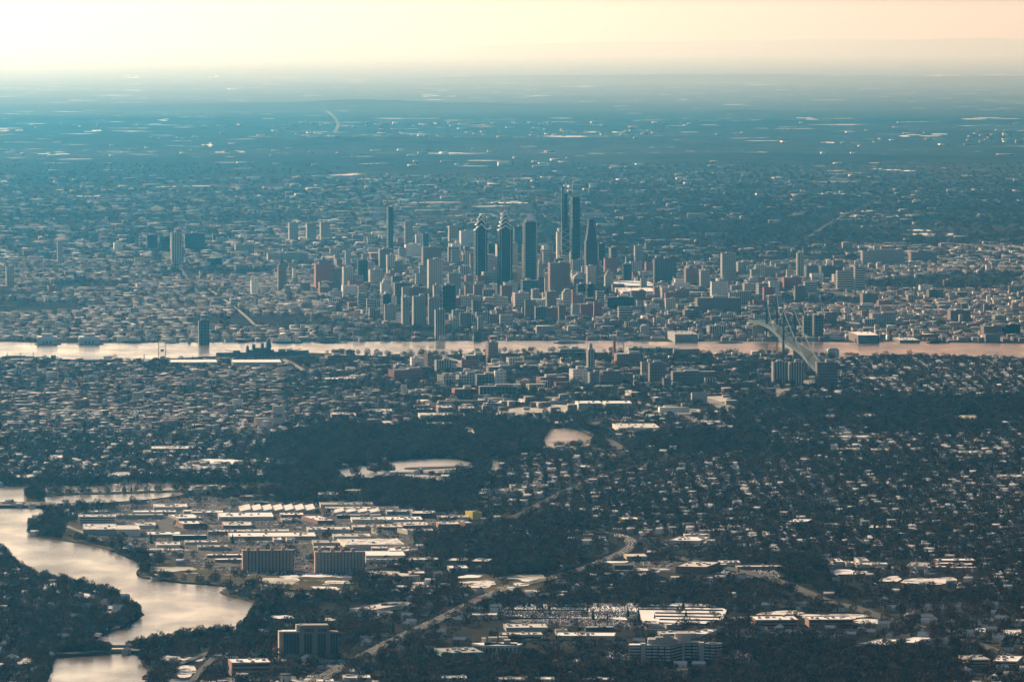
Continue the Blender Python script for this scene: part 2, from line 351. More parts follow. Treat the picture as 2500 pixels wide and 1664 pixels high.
ISL = [(62, 1216), (66, 1203), (95, 1199), (106, 1205), (260, 1203), (460, 1197), (462, 1201), (300, 1206), (110, 1210), (104, 1222), (80, 1226)]
PEN = [(63, 1302), (72, 1284), (96, 1265), (120, 1248), (180, 1262), (215, 1290), (290, 1322), (280, 1350), (240, 1334), (180, 1325), (110, 1314)]
sheet('island', SPIT, LM, 2.2, edge=2); sheet('island', ISL, LM, 2.2, edge=2); sheet('river_bank', PEN, LM, 2.2, edge=2)
sheet('river_bank', [(336, 1408), (350, 1399), (420, 1398), (520, 1412), (640, 1425), (760, 1432), (770, 1446), (640, 1437), (520, 1429), (420, 1422)], LM, 2.2, edge=2)
PM = patchy('paved yard', ((.065, .06, .06), (.15, .14, .13)), (.52, .50, .47), .05, .60)
YARD = [(190, 1250), (460, 1208), (700, 1222), (1150, 1222), (1175, 1262), (1010, 1292), (1010, 1370), (900, 1392), (740, 1398), (560, 1402), (430, 1370), (330, 1335), (250, 1305)]
sheet('paved_yard', YARD, PM, .5)
sheet('paved_yard', [(1500, 1375), (1640, 1366), (1760, 1384), (1930, 1392), (1920, 1412), (1780, 1402), (1640, 1398), (1480, 1388)], PM, .5)
sheet('parking_lot', [(1190, 1008), (1300, 994), (1420, 996), (1410, 1006), (1330, 1012), (1240, 1016)], mat('snowy gravel', (.38, .35, .31), .95, .4, .02), .5)
sheet('parking_lot', [(1410, 1500), (1620, 1512), (1680, 1528), (1600, 1540), (1380, 1528), (1250, 1520), (1245, 1512)], mat('asphalt', (.07, .07, .072), .9, .3, .05), .5)
sheet('parking_lot', [(1080, 868), (1140, 885), (1235, 890), (1240, 878), (1345, 872), (1430, 888), (1420, 898), (1300, 895), (1200, 905), (1150, 905)], mat('snowy gravel', (.38, .35, .31)), .5)
SN = mat('snow', (.74, .73, .72), .9, .12, .03)
SND = mat('old snow with grass', (.40, .38, .33), .95, .55, .02)
FIELDS = []
SNP = patchy('patchy snow over grass', ((.09, .075, .05), (.16, .13, .09)), (.72, .70, .67), .04, .44)
def field(x0, x1, y0, y1, m=SN, seed=None, z=.9):
    rr = random.Random(seed if seed is not None else int(x0*7+y0)); cx, cy, rx, ry = (x0+x1)/2, (y0+y1)/2, (x1-x0)/2, (y1-y0)/2
    n = 26; a = rr.uniform(0, 6); pts = []
    if m is SN and y0 > 1000 and int(x0+y1) % 3: m = SNP
    for k in range(n):
        t = 2*math.pi*k/n; q = 1+.16*math.sin(2*t+a)+.13*math.sin(3*t+2*a)+.1*math.sin(5*t+3*a)+rr.uniform(-.08, .08)
        cx_ = math.copysign(abs(math.cos(t))**.7, math.cos(t)); pts.append((cx+rx*q*cx_, cy+ry*q*math.sin(t)))
    FIELDS.append(pts); sheet('snow_field', pts, m, z+len(FIELDS)*.008, it=1)
for q in [(230, 328, 1154, 1164), (26, 86, 1158, 1166), (120, 155, 1110, 1122), (448, 606, 1122, 1136), (425, 552, 1138, 1149), (537, 566, 1160, 1170), (500, 560, 1004, 1014), (604, 632, 1016, 1028),
          (890, 935, 1056, 1062), (1145, 1250, 978, 987), (1262, 1300, 974, 982), (180, 226, 1450, 1461), (180, 196, 1468, 1477), (245, 308, 1478, 1487), (250, 310, 1492, 1500),
          (260, 296, 1520, 1538), (207, 250, 1542, 1556), (15, 46, 1600, 1610), (45, 80, 1608, 1622), (0, 24, 1397, 1402), (395, 440, 1600, 1618), (446, 496, 1604, 1616), (425, 480, 1625, 1652),
          (420, 500, 1404, 1411), (685, 735, 1404, 1417), (735, 800, 1400, 1410), (795, 868, 1404, 1411), (790, 868, 1418, 1426), (740, 840, 1433, 1441), (610, 650, 1506, 1514), (660, 730, 1503, 1512), (630, 655, 1535, 1545),
          (1855, 1960, 1492, 1503), (1940, 2130, 1500, 1511), (2080, 2152, 1512, 1524), (2150, 2200, 1408, 1422), (2215, 2333, 1410, 1428), (2025, 2108, 1391, 1404), (2370, 2412, 1534, 1545), (2440, 2505, 1538, 1550),
          (1620, 1690, 1478, 1486), (1755, 1820, 1508, 1520), (2140, 2182, 1283, 1290), (2115, 2142, 1283, 1289), (355, 460, 1340, 1344), (340, 400, 1402, 1408), (778, 815, 1508, 1516), (1010, 1040, 1420, 1430),
          (1120, 1175, 1405, 1412), (1265, 1318, 1413, 1420), (1255, 1290, 1424, 1432), (1120, 1215, 1419, 1434), (1300, 1335, 1441, 1447), (1500, 1640, 1388, 1394), (1480, 1530, 1370, 1376), (960, 1080, 1430, 1436),
          (0, 60, 1108, 1114), (330, 420, 1100, 1106), (2010, 2040, 1012, 1019), (2100, 2145, 1010, 1018), (1900, 1950, 1068, 1073), (870, 1000, 1030, 1036)]: field(*q)
for q in [(1250, 1420, 990, 1008), (640, 720, 1410, 1430), (880, 1000, 1395, 1408), (1130, 1160, 1045, 1060), (2330, 2385, 1012, 1026), (2215, 2280, 1026, 1034), (1560, 1720, 1000, 1012), (1215, 1330, 1000, 1010),
          (0, 90, 884, 896), (130, 330, 886, 890), (1700, 1790, 968, 980), (1090, 1500, 886, 896), (500, 700, 895, 902), (2320, 2480, 1028, 1034), (340, 480, 1385, 1396), (1230, 1330, 1404, 1416)]: field(*q, m=SND, z=.7)
for q in [(1265, 1345, 417, 421), (1378, 1452, 210, 213), (1040, 1140, 232, 236), (1270, 1362, 233, 236), (970, 1062, 420, 426), (530, 605, 369, 374), (2470, 2520, 488, 494), (2205, 2300, 328, 335), (2100, 2225, 412, 418),
          (2008, 2050, 346, 350), (1090, 1160, 344, 349), (1590, 1660, 534, 539), (300, 345, 186, 190), (500, 530, 187, 190), (555, 585, 216, 219), (390, 415, 291, 295), (200, 250, 319, 323), (0, 60, 316, 321), (490, 520, 350, 358),
          (560, 610, 350, 356), (2170, 2235, 132, 135), (2080, 2120, 130, 133), (2250, 2330, 184, 186), (2420, 2500, 182, 184), (1660, 1680, 243, 245), (1935, 1990, 288, 292), (2370, 2500, 288, 292), (1760, 1840, 356, 360), (1500, 1530, 319, 324),
          (1400, 1450, 322, 325), (100, 160, 372, 377), (760, 800, 463, 470), (870, 930, 438, 442), (1580, 1650, 356, 359), (2080, 2215, 514, 518), (2080, 2180, 535, 539), (2210, 2330, 559, 566), (1130, 1290, 493, 498)]:
    r5 = random.Random(int(q[0]+q[2]))
    for _ in range(4): a = r5.uniform(q[0], q[1]); wd_ = (q[1]-q[0])*r5.uniform(.1, .3); yy = r5.uniform(q[2], q[3]); hh_ = max(.7, (q[3]-q[2])*r5.uniform(.2, .4)); field(a-wd_, a+wd_, yy-hh_/2, yy+hh_/2, SND if r5.random() < .4 else SN)
def ribbon(name, pts, wid, material, z, kind='structure', parent=None, smoothit=2):
    P = [G(*p) for p in pts]
    for _ in range(smoothit):
        q = [P[0]]
        for i in range(len(P)-1): q += [P[i].lerp(P[i+1], .25), P[i].lerp(P[i+1], .75)]
        P = q+[P[-1]]
    v, f = [], []
    for i, p in enumerate(P):
        a = P[max(0, i-1)]; c = P[min(len(P)-1, i+1)]; d = (c-a).normalized(); nn = Vector((-d.y, d.x, 0))*wid/2
        v += [(p.x-nn.x, p.y-nn.y, z), (p.x+nn.x, p.y+nn.y, z)]
    for i in range(len(P)-1): f.append((2*i, 2*i+2, 2*i+3, 2*i+1))
    m = M(); m.v, m.f = v, f; o = m.build(name, material, parent)
    if kind: tag(o, kind=kind)
    return P
AM = mat('worn light asphalt', (.055, .052, .050), .95, .25, .02, spec=.05); CM = mat('concrete road', (.20, .185, .165), .95, .2, .02, spec=.05)
HWY = [(700, 1720), (790, 1650), (900, 1595), (1000, 1545), (1090, 1505), (1170, 1462), (1260, 1432), (1400, 1398), (1470, 1372), (1530, 1345), (1548, 1330), (1530, 1312), (1480, 1302), (1400, 1296)]
ROADS = [(HWY, 21, AM), ([(2010, 1468), (2080, 1480), (2160, 1512), (2260, 1535), (2330, 1545), (2420, 1550), (2600, 1562)], 24, AM),
         ([(2330, 1560), (2400, 1575), (2450, 1600), (2600, 1640)], 18, AM),
         ([(1400, 1088), (1500, 1102), (1512, 1092), (1490, 1078), (1445, 1060), (1430, 1048), (1450, 1034), (1490, 1022)], 20, AM),
         ([(420, 1300), (400, 1285), (410, 1268), (500, 1250), (560, 1235)], 26, AM), ([(380, 1275), (420, 1300), (470, 1330), (560, 1385)], 26, AM),
         ([(1700, 970), (1745, 985), (1790, 1002)], 40, CM), ([(1580, 1008), (1640, 1012), (1690, 1022), (1710, 1028)], 28, CM), ([(1510, 970), (1560, 985), (1620, 997)], 22, CM),
         ([(690, 878), (720, 893), (756, 915)], 16, CM), ([(1070, 866), (1110, 885), (1150, 912)], 24, CM), ([(500, 700), (560, 740), (620, 790), (630, 812)], 9, CM),
         ([(430, 640), (470, 700), (520, 760)], 9, AM), ([(2000, 762), (2040, 775), (2070, 790), (2160, 796), (2500, 806)], 40, CM), ([(0, 985), (250, 992), (500, 990)], 12, AM),
         ([(620, 815), (900, 815), (1300, 812), (1700, 803), (2000, 795)], 34, AM), ([(1700, 1003), (1500, 1002), (1300, 965), (1000, 962)], 26, AM), ([(795, 268), (815, 285), (828, 304), (818, 322)], 30, AM),
         ([(1980, 930), (1960, 945), (1900, 958), (1700, 964), (1500, 968), (1300, 973)], 30, CM), ([(1895, 950), (1910, 965), (1900, 975)], 20, CM), ([(2180, 478), (2050, 530), (1960, 590)], 12, AM),
         ([(360, 1640), (440, 1625), (520, 1590), (560, 1575)], 9, AM), ([(430, 1720), (480, 1650), (520, 1610)], 9, AM), ([(1180, 1290), (1250, 1270), (1400, 1190), (1500, 1150), (1700, 1110)], 16, AM),
         ([(150, 1275), (165, 1290), (215, 1306), (280, 1340)], 10, CM), ([(1490, 1640), (1700, 1638), (1900, 1625)], 14, AM), ([(1640, 1362), (1780, 1390), (1900, 1420), (2010, 1468)], 24, AM)]
RLINES = []
PARK = [(338, 1406), (330, 1378), (400, 1360), (560, 1395), (740, 1402), (880, 1404), (868, 1446), (770, 1448), (640, 1438), (520, 1428), (420, 1422)]
sheet('park_lawn', PARK, patchy('winter park lawn', ((.07, .065, .04), (.14, .11, .075)), (.60, .58, .55), .03, .60), .35)
sheet('park_lawn', [(1120, 1400), (1340, 1400), (1320, 1440), (1240, 1448), (1130, 1440)], MATS['winter park lawn'], .36)
for k, (p, wd, m_) in enumerate(ROADS): RLINES.append((ribbon('road', p, wd, m_, 1.3+.06*k), wd))
LMK = mat('painted lane marking', (.6, .6, .56), .8, .1, .1)
hp = RLINES[0][0]
for off in (-5, 0, 5):
    v, f = [], []
    for i in range(len(hp)-1):
        a, c = hp[i], hp[i+1]; d = (c-a).normalized(); nn = Vector((-d.y, d.x, 0)); k = len(v)
        for p in (a, c):
            for s_ in (-.22, .22): q = p+nn*(off+s_); v.append((q.x, q.y, 3.1))
        f.append((k, k+2, k+3, k+1))
    m = M(); m.v, m.f = v, f; tag(m.build('lane_marking', LMK), kind='structure')
# causeways
for poly in ([(-200, 1231), (0, 1231), (125, 1231), (135, 1236), (118, 1240), (0, 1240), (-200, 1239)], [(120, 1600), (170, 1590), (272, 1588), (272, 1594), (240, 1599), (130, 1606)], [(306, 1588), (400, 1584), (400, 1592), (330, 1597), (306, 1595)]):
    sheet('causeway', poly, mat('stone causeway', (.09, .085, .075), .9, .3, .05), 5.0, it=1, edge=5)
# ---------------------------------------------------------------- building kit
FOOT = []      # footprints already taken: x, y, radius
def taken(x, y, r=0):
    return any((x-a)**2+(y-b)**2 < (c+r)**2 for a, b, c in FOOT)
WALLS = dict(
 dark=facade('dark glass curtain wall', (.022, .034, .042), (.008, .014, .018), 9, 12, .7, .75, .2),
 blue=facade('blue glass curtain wall', (.06, .09, .105), (.02, .035, .045), 8, 9, .75, .6, .2),
 grid=facade('pale frame with dark windows', (.52, .48, .42), (.07, .08, .09), 6.5, 6.5, .55, .6),
 gridd=facade('dark frame with grid windows', (.14, .14, .14), (.03, .035, .04), 8, 8, .6, .65),
 band=facade('concrete bands and window strips', (.44, .41, .37), (.06, .07, .08), 400, 7.2, 1.1, .5),
 vert=facade('vertical ribs and windows', (.42, .39, .35), (.07, .08, .09), 6.0, 400, .5, 1.1),
 slab=facade('grey slab with balcony grid', (.34, .32, .30), (.10, .11, .12), 7, 5.8, .6, .5),
 brick=facade('brown brick with windows', (.24, .13, .10), (.05, .05, .06), 6, 7, .4, .5),
 red=facade('red brick with windows', (.30, .11, .09), (.06, .05, .05), 6, 7, .35, .45),
 stone=facade('limestone with windows', (.46, .41, .34), (.09, .09, .09), 5.5, 8, .4, .5),
 white=facade('white panels with windows', (.72, .69, .63), (.30, .30, .30), 8, 7, .5, .4),
 purple=facade('dark purple granite with windows', (.060, .038, .050), (.02, .02, .025), 6, 7, .45, .5),
 brown=facade('brown stone with windows', (.20, .15, .13), (.05, .05, .055), 6, 7, .45, .5))
RF = dict(snow=mat('snow covered roof', (.76, .74, .72), .9, .1, .05), grey=mat('grey gravel roof', (.32, .31, .29), .9, .2, .05), dark=mat('dark tar roof', (.07, .07, .07), .9, .2, .05),
          pale=mat('pale membrane roof', (.55, .53, .50), .85, .15, .05))
RF['thaw'] = patchy('half thawed roof', ((.30, .28, .26), (.46, .44, .41)), (.76, .74, .71), .07, .47)
PH = mat('rooftop plant metal', (.38, .37, .35), .7, .15, .2)
def edge_trim(w, d, h, m=None):
    """parapet: four thin walls round the roof"""
    m = m or M(); t, q = .6, 1.3
    m.box(-w/2-.2, w/2+.2, -.2, t, h, h+q); m.box(-w/2-.2, w/2+.2, d-t, d+.2, h, h+q)
    m.box(-w/2-.2, -w/2+t, t, d-t, h, h+q); m.box(w/2-t, w/2+.2, t, d-t, h, h+q); return m
def tower(x0, x1, yt, yb, sty, label, name='office_tower', cat='building', depth=None, rot=9.0, roof='grey', ph=True, steps=(), zt=None):
    """high building measured by its left and right edge, top row and ground row"""
    xm = (x0+x1)/2; p = G(xm, yb); y = p.y; mp_ = MPP(math.hypot(y, H)); pxw = (x1-x0)*mp_
    z = zt or ZAT(y, yt); th = R(rot)-math.atan2(p.x, y)*1.0
    rel = R(rot)-math.atan((xm-W0/2)/F)*1.0
    rel = R(rot)+(-(xm-W0/2)/F)
    d = depth or min(42, max(16, pxw*.9)); wd = max(6, (pxw-d*abs(math.sin(rel)))/max(.3, math.cos(rel)))
    cx = G(x0, yb).x+(d*math.sin(rel) if rel > 0 else 0)+wd/2*math.cos(R(rot))
    t = thing(name, label, cat, (cx, y, 0), R(rot)); FOOT.append((cx-math.sin(R(rot))*d/2, y+d/2, max(wd, d)/2+4))
    M().box(-wd/2, wd/2, 0, d, -1, z).build('wall', WALLS[sty], t)
    edge_trim(wd, d, z).build('parapet', WALLS[sty], t)
    M().box(-wd/2+.6, wd/2-.6, .6, d-.6, z-.3, z+.5).build('roof', RF[roof], t)
    if ph and wd > 12: 
        rr = random.Random(int(x0+yb)); a = rr.uniform(-.25, .1)*wd
        M().box(a, a+wd*rr.uniform(.25, .5), d*.3, d*.75, z+.5, z+rr.uniform(4, 8)).build('plant_room', PH, t)
    zz = z
    for k, (sx, dz) in enumerate(steps):
        M().box(-wd/2*sx, wd/2*sx, d/2-d/2*sx, d/2+d/2*sx, zz, zz+dz).build('setback', WALLS[sty], t); zz += dz
    return t, wd, d, z
def low(x0, x1, ybk, yf, yb, label, name='warehouse', cat='warehouse', wall='pale', roof='snow', rot=4.0, units=None, saw=False, win=0):
    """low building measured by its sides, back roof row, front roof row and ground row"""
    xm = (x0+x1)/2; p = G(xm, yb); y = p.y; mp_ = MPP(math.hypot(y, H)); wd = (x1-x0)*mp_
    z = max(4.5, ZAT(y, yf)); d = max(10, G(xm, ybk, z).y-G(xm, yf, z).y)
    sh = d*math.sin(R(rot)); wd = max(8, wd-abs(sh)*.9) if rot > 12 else wd
    t = thing(name, label, cat, (p.x, y, 0), R(rot))
    k = max(1, int(wd/d)) if wd > d else 1
    for j in range(k): FOOT.append((p.x+(j+.5-k/2)*wd/k, y+d/2, max(wd/k, d)/2+2))
    if d > wd:
        for j in range(int(d/wd)+1): FOOT.append((p.x, y+j*wd, wd/2+3))
    wm = WALLS[wall] if wall in WALLS else MATS[wall]
    if roof == 'snow' and yb > 990: roof = ['snow', 'thaw', 'pale', 'snow', 'thaw', 'grey', 'snow'][int(x0*5+yb*3) % 7]
    M().box(-wd/2, wd/2, 0, d, -1, z).build('wall', wm, t)
    if saw:
        m = M(); n = max(4, int(wd/16))
        for j in range(n): a = -wd/2+j*wd/n; i = len(m.v); m.v += [(a, 0, z), (a+wd/n, 0, z), (a+wd/n, d, z), (a, d, z), (a+wd/n, 0, z+4), (a+wd/n, d, z+4)]; m.f += [(i, i+4, i+5, i+3), (i+1, i+2, i+5, i+4), (i, i+1, i+4), (i+2, i+3, i+5)]
        m.build('roof', RF[roof], t)
    else:
        edge_trim(wd, d, z).build('parapet', wm, t)
        M().box(-wd/2+.6, wd/2-.6, .6, d-.6, z-.3, z+.6).build('roof', RF[roof], t)
        rr = random.Random(int(x0*3+yb)); nu = units if units is not None else min(9, int(wd*d/500)+2)
        for j in range(nu):
            a, b_ = rr.uniform(-.42, .42)*wd, rr.uniform(.15, .85)*d
            s_ = rr.uniform(1.2, 2.6); M().box(a-s_, a+s_, b_-s_, b_+s_, z+.6, z+.6+rr.uniform(1.4, 2.6)).build('roof_unit', PH, t)
    for j in range(win):
        zz = z*(j+.35)/win; M().box(-wd/2+2, wd/2-2, -.25, 0, zz, zz+z/win*.45).build('window_strip', MATS['window glass'], t)
    return t, wd, d, z
GLASS = facade('window glass', (.035, .04, .045), (.02, .03, .035), 4.0, 50, .8, 1.1, .15)
mat('pale wall', (.55, .50, .44)); mat('cream wall', (.66, .60, .50)); mat('brick wall', (.26, .15, .12)); mat('tan wall', (.40, .32, .24)); mat('yellow wall', (.62, .48, .06)); mat('grey wall', (.30, .30, .29)); mat('dark wall', (.08, .07, .07)); mat('green wall', (.15, .26, .24))
for a, b_ in (('pale', 'pale wall'), ('cream', 'cream wall'), ('bricky', 'brick wall'), ('tan', 'tan wall'), ('yellow', 'yellow wall'), ('greyw', 'grey wall'), ('darkw', 'dark wall'), ('green', 'green wall')): MATS[a] = MATS[b_]
# ---------------------------------------------------------------- skyline across the river
T = tower
T(943, 961, 506, 652, 'blue', 'tall slim dark blue glass tower alone left of the stepped spires', depth=40, roof='dark')
T(702, 728, 544, 590, 'slab', 'leftmost of three pale slab towers far left of the slim blue tower', name='apartment_tower')
T(745, 772, 545, 590, 'slab', 'middle one of three pale slab towers far left of the slim blue tower', name='apartment_tower')
T(779, 806, 543, 588, 'slab', 'rightmost of three pale slab towers far left of the slim blue tower', name='apartment_tower')
T(834, 864, 652, 720, 'grid', 'white framed tower with dark windows right of the gabled brick block')
T(814, 833, 657, 708, 'brown', 'narrow brown slab against the right side of the gabled brick block')
T(870, 898, 635, 700, 'dark', 'broad dark glass tower right of the white framed tower')
T(841, 857, 612, 668, 'slab', 'thin grey tower rising behind the white framed tower')
T(898, 924, 634, 672, 'dark', 'dark block with flat top behind the pale gridded block left of center')
T(898, 935, 659, 695, 'grid', 'pale gridded block right beside the broad dark glass tower')
T(922, 961, 609, 668, 'brown', 'wide brown tower at the foot of the slim blue tower')
T(942, 964, 623, 676, 'grid', 'light framed tower just in front of the wide brown tower')
T(1042, 1081, 634, 738, 'grid', 'tall cream gridded tower with dark roof box left of the dark glass grid tower', depth=36)
T(1028, 1077, 604, 672, 'brown', 'broad brown tower rising behind the tall cream gridded tower')
T(1075, 1112, 697, 770, 'dark', 'dark glass grid tower right of the three waterfront slab towers', depth=40)
T(1056, 1076, 697, 768, 'grid', 'pale narrow tower leaning against the dark glass grid tower')
T(978, 1000, 726, 802, 'slab', 'leftmost and narrowest of the three grey residential slab towers by the river', name='apartment_tower', depth=34)
T(1005, 1040, 724, 800, 'slab', 'middle of the three grey residential slab towers by the river', name='apartment_tower', depth=30)
T(1044, 1075, 726, 800, 'slab', 'rightmost of the three grey residential slab towers by the river', name='apartment_tower', depth=30)
T(1060, 1087, 757, 828, 'vert', 'tall grey waterfront tower standing at the very edge of the river', name='apartment_tower', depth=24)
T(926, 955, 719, 772, 'dark', 'dark glass slab with bright narrow side wall left of the three slab towers', depth=60, rot=9)
T(927, 953, 691, 722, 'white', 'stepped white block behind the dark slab with the bright side wall', steps=((.6, 8), (.3, 5)))
T(847, 888, 687, 722, 'red', 'low wide brick block in front of the broad dark glass tower', name='city_block')
T(954, 983, 675, 724, 'gridd', 'greyish gridded tower between the cream tower and the pale block')
T(987, 1042, 702, 738, 'brick', 'low brown brick block left of the foot of the cream gridded tower', name='city_block')
T(986, 1028, 598, 630, 'white', 'wide white block behind the broad brown tower', name='city_block')
T(1013, 1031, 573, 600, 'white', 'small white tower on the skyline above the wide white block')
T(1030, 1046, 571, 606, 'blue', 'small bluish tower on the skyline right of the small white tower')
T(987, 1008, 542, 600, 'slab', 'grey tower on the far skyline right of the slim blue tower', depth=20)
T(1093, 1119, 552, 590, 'slab', 'pale grey tower on the skyline left of the shorter stepped spire')
T(1121, 1158, 564, 602, 'white', 'white gridded block just left of the shorter stepped spire')
T(1100, 1125, 596, 640, 'white', 'bright white block below the white gridded block left of the spires')
T(1209, 1265, 597, 664, 'stone', 'wide pinkish stone block at the foot of the taller stepped spire')
T(1212, 1246, 616, 668, 'stone', 'lower pinkish block in front of the wide pinkish stone block', name='city_block')
T(1274, 1301, 598, 692, 'gridd', 'grey tower with pale left edge in front of the pyramid topped tower')
T(1190, 1208, 595, 630, 'dark', 'small dark block between the two stepped spires')
T(1161, 1187, 602, 672, 'brick', 'reddish tower just before the shorter stepped spire')
T(1176, 1213, 626, 668, 'stone', 'broad stone block with stepped top between the two stepped spires', steps=((.6, 7),))
T(1253, 1275, 554, 640, 'blue', 'dark bluish tower between the taller stepped spire and the pyramid topped tower')
T(1175, 1262, 664, 702, 'stone', 'long curved stone front below the wide pinkish stone block', name='city_block')
T(1271, 1314, 685, 728, 'blue', 'pale bluish glass slab below the grey tower with pale left edge')
T(1358, 1371, 567, 648, 'white', 'bright pale slab touching the left side of the tallest braced tower', depth=22)
T(1393, 1416, 482, 668, 'dark', 'very tall plain dark glass tower right of the tallest braced tower', depth=44, roof='dark', ph=False)
T(1459, 1477, 596, 652, 'dark', 'dark block against the right side of the stepped purple tower')
T(1389, 1424, 615, 664, 'grid', 'white gridded block in front of the plain dark glass tower', steps=((.5, 6),))
T(1338, 1392, 642, 728, 'brick', 'broad brown office block below the tallest braced tower')
T(1353, 1375, 633, 688, 'dark', 'dark glass shaft rising through the broad brown office block', depth=30)
T(1393, 1431, 668, 700, 'stone', 'pale stone block with arched top right of the broad brown office block')
T(1431, 1456, 650, 696, 'stone', 'grey stone slab below the stepped purple tower')
T(1487, 1508, 605, 658, 'gridd', 'dark tower with bright left side right of the stepped purple tower', depth=40, rot=10)
T(1519, 1542, 645, 690, 'dark', 'dark box building right of the tiered stone tower')
T(1475, 1498, 672, 700, 'stone', 'tiered stone tower between the twin dark blocks and the dark box', steps=((.75, 7), (.5, 6), (.25, 5)))
T(1407, 1426, 694, 742, 'dark', 'left one of the twin dark glass blocks beside the narrow red tower', depth=36)
T(1431, 1450, 694, 742, 'dark', 'right one of the twin dark glass blocks beside the narrow red tower', depth=36)
T(1396, 1407, 708, 756, 'red', 'narrow red tower left of the twin dark glass blocks')
T(1371, 1397, 715, 752, 'stone', 'stepped pale tower left of the narrow red tower', steps=((.8, 6), (.55, 6)))
T(1250, 1288, 716, 748, 'red', 'round cornered red brick block before the pale bluish glass slab', name='city_block')
T(1114, 1174, 723, 752, 'stone', 'pale classical block with columns left of the domed classical block', name='city_block')
T(1179, 1240, 726, 752, 'stone', 'pale classical block topped by a small turret left of the round cornered brick block', name='city_block', steps=((.2, 10),))
T(1297, 1370, 731, 752, 'white', 'low wide block with white roof left of the narrow red tower', name='city_block', roof='snow')
T(1324, 1368, 752, 776, 'red', 'low brick block below the low wide block with white roof', name='city_block')
T(1412, 1453, 743, 776, 'red', 'dark red block below the twin dark glass blocks', name='city_block')
T(1290, 1322, 742, 778, 'vert', 'pale ribbed block with bright side below the round cornered brick block', name='city_block')
T(1478, 1549, 726, 764, 'dark', 'broad dark glass block right of the dark red block', name='city_block')
T(1165, 1181, 774, 814, 'slab', 'thin pale slab near the waterfront left of the brick blocks', name='apartment_tower', depth=14)
T(1102, 1122, 777, 806, 'stone', 'small pale block with turret behind the quay', name='city_block')
T(1595, 1652, 632, 690, 'gridd', 'wide dark gridded slab right of the long white hall', depth=26)
T(1760, 1797, 619, 692, 'slab', 'tall brown slab tower alone on the right of the skyline', depth=34, steps=((.3, 6),))
T(1708, 1733, 661, 706, 'slab', 'grey slab left of the tall brown slab tower')
T(1735, 1778, 688, 729, 'white', 'pale grey slab in front of the tall brown slab tower', depth=24)
T(1649, 1683, 705, 735, 'brick', 'brown brick block left of the pale grey slab', name='city_block')
T(1612, 1648, 703, 734, 'stone', 'pale brown block right of the long white hall', name='city_block')
T(1671, 1702, 656, 703, 'brick', 'reddish brick block above the brown brick block', steps=((.4, 9),))
T(1818, 1846, 684, 712, 'band', 'white banded curved block right of the pale grey slab', name='city_block', rot=14)
T(1847, 1877, 693, 726, 'band', 'white banded block with balconies below the cream round tower', name='city_block', rot=14)
T(1945, 1963, 618, 680, 'vert', 'slim cream tower on the right part of the skyline', depth=22, roof='snow')
T(1910, 1957, 678, 708, 'red', 'curved red brick block below the slim cream tower', name='city_block')
T(1965, 2011, 649, 684, 'gridd', 'dark gridded block right of the slim cream tower')
T(1798, 1840, 640, 670, 'slab', 'wide low grey block right behind the tall brown slab tower', name='city_block')
T(1840, 1905, 655, 680, 'slab', 'long grey block between the brown slab tower and the slim cream tower', name='city_block')
T(1573, 1650, 735, 760, 'brown', 'long brown low block below the pale brown block', name='city_block')
T(1698, 1810, 728, 768, 'brown', 'long dark brown block near the bridge below the pale grey slab', name='city_block')
T(1727, 1771, 796, 822, 'vert', 'blank ribbed grey block on the quay left of the bridge', name='city_block')
T(2042, 2083, 661, 712, 'band', 'wide white banded slab left of the taller white banded tower', depth=26)
T(2085, 2112, 651, 714, 'band', 'tall white banded tower right of the wide white banded slab', depth=22, rot=12)
T(2103, 2210, 612, 650, 'slab', 'very long grey slab block on the right horizon', name='apartment_tower', depth=30, steps=((.7, 4),))
T(2221, 2288, 616, 642, 'brown', 'brown block right of the very long grey slab block', name='apartment_tower', steps=((.4, 6),))
T(2001, 2041, 649, 686, 'gridd', 'dark ribbed block left of the wide white banded slab')
T(2126, 2188, 766, 794, 'slab', 'grey block with pale roof near the right riverside ramps', name='city_block')
T(2317, 2370, 758, 790, 'brown', 'large dark brown block right riverside with pale roof', name='city_block', roof='pale')
T(2399, 2447, 797, 822, 'brown', 'dark brown block at the far right near the river', name='city_block')
T(2449, 2492, 793, 822, 'dark', 'dark block with bright left wall at the far right near the river', name='city_block', depth=40, rot=12)
T(2103, 2144, 717, 742, 'brown', 'dark low block below the tall white banded tower', name='city_block')
T(2265, 2302, 708, 732, 'gridd', 'greenish dark block amid the right rowhouse district', name='city_block')
T(11, 34, 651, 712, 'slab', 'hazy pale slab tower at the far left edge', name='apartment_tower')
T(138, 153, 590, 650, 'slab', 'thin hazy tower at the far left between bright roofs', name='apartment_tower', depth=16)
T(274, 300, 593, 616, 'white', 'bright white cube building at the left beyond the rowhouses', name='city_block')
T(414, 444, 569, 650, 'vert', 'tall pale ribbed tower left of the big dark hospital block', depth=34)
T(446, 500, 570, 612, 'blue', 'big dark blue block framed in pale stone right of the tall ribbed tower', roof='pale')
T(385, 414, 578, 614, 'dark', 'dark block left of the tall pale ribbed tower', name='city_block')
T(354, 384, 574, 612, 'dark', 'leftmost dark block beside the tall pale ribbed tower', name='city_block')
T(500, 543, 631, 654, 'dark', 'dark low box with white roof right of the tall ribbed tower', name='city_block', roof='snow')
T(515, 555, 572, 590, 'blue', 'hazy blue block right of the big dark blue block', name='city_block')
T(481, 511, 784, 842, 'gridd', 'dark round topped tower standing on the pier in the river', name='apartment_tower', depth=26, steps=((.55, 5),))
T(610, 631, 684, 724, 'white', 'white ribbed tower among the rowhouses left of the pointed tower', name='apartment_tower')
T(713, 722, 655, 684, 'white', 'thin white slab right of the pointed tower', name='apartment_tower', depth=14)
T(649, 752, 619, 640, 'slab', 'long low hall with bright end wall behind the pointed tower', name='city_block')
T(570, 620, 598, 618, 'slab', 'long grey block left of the long low hall', name='city_block')
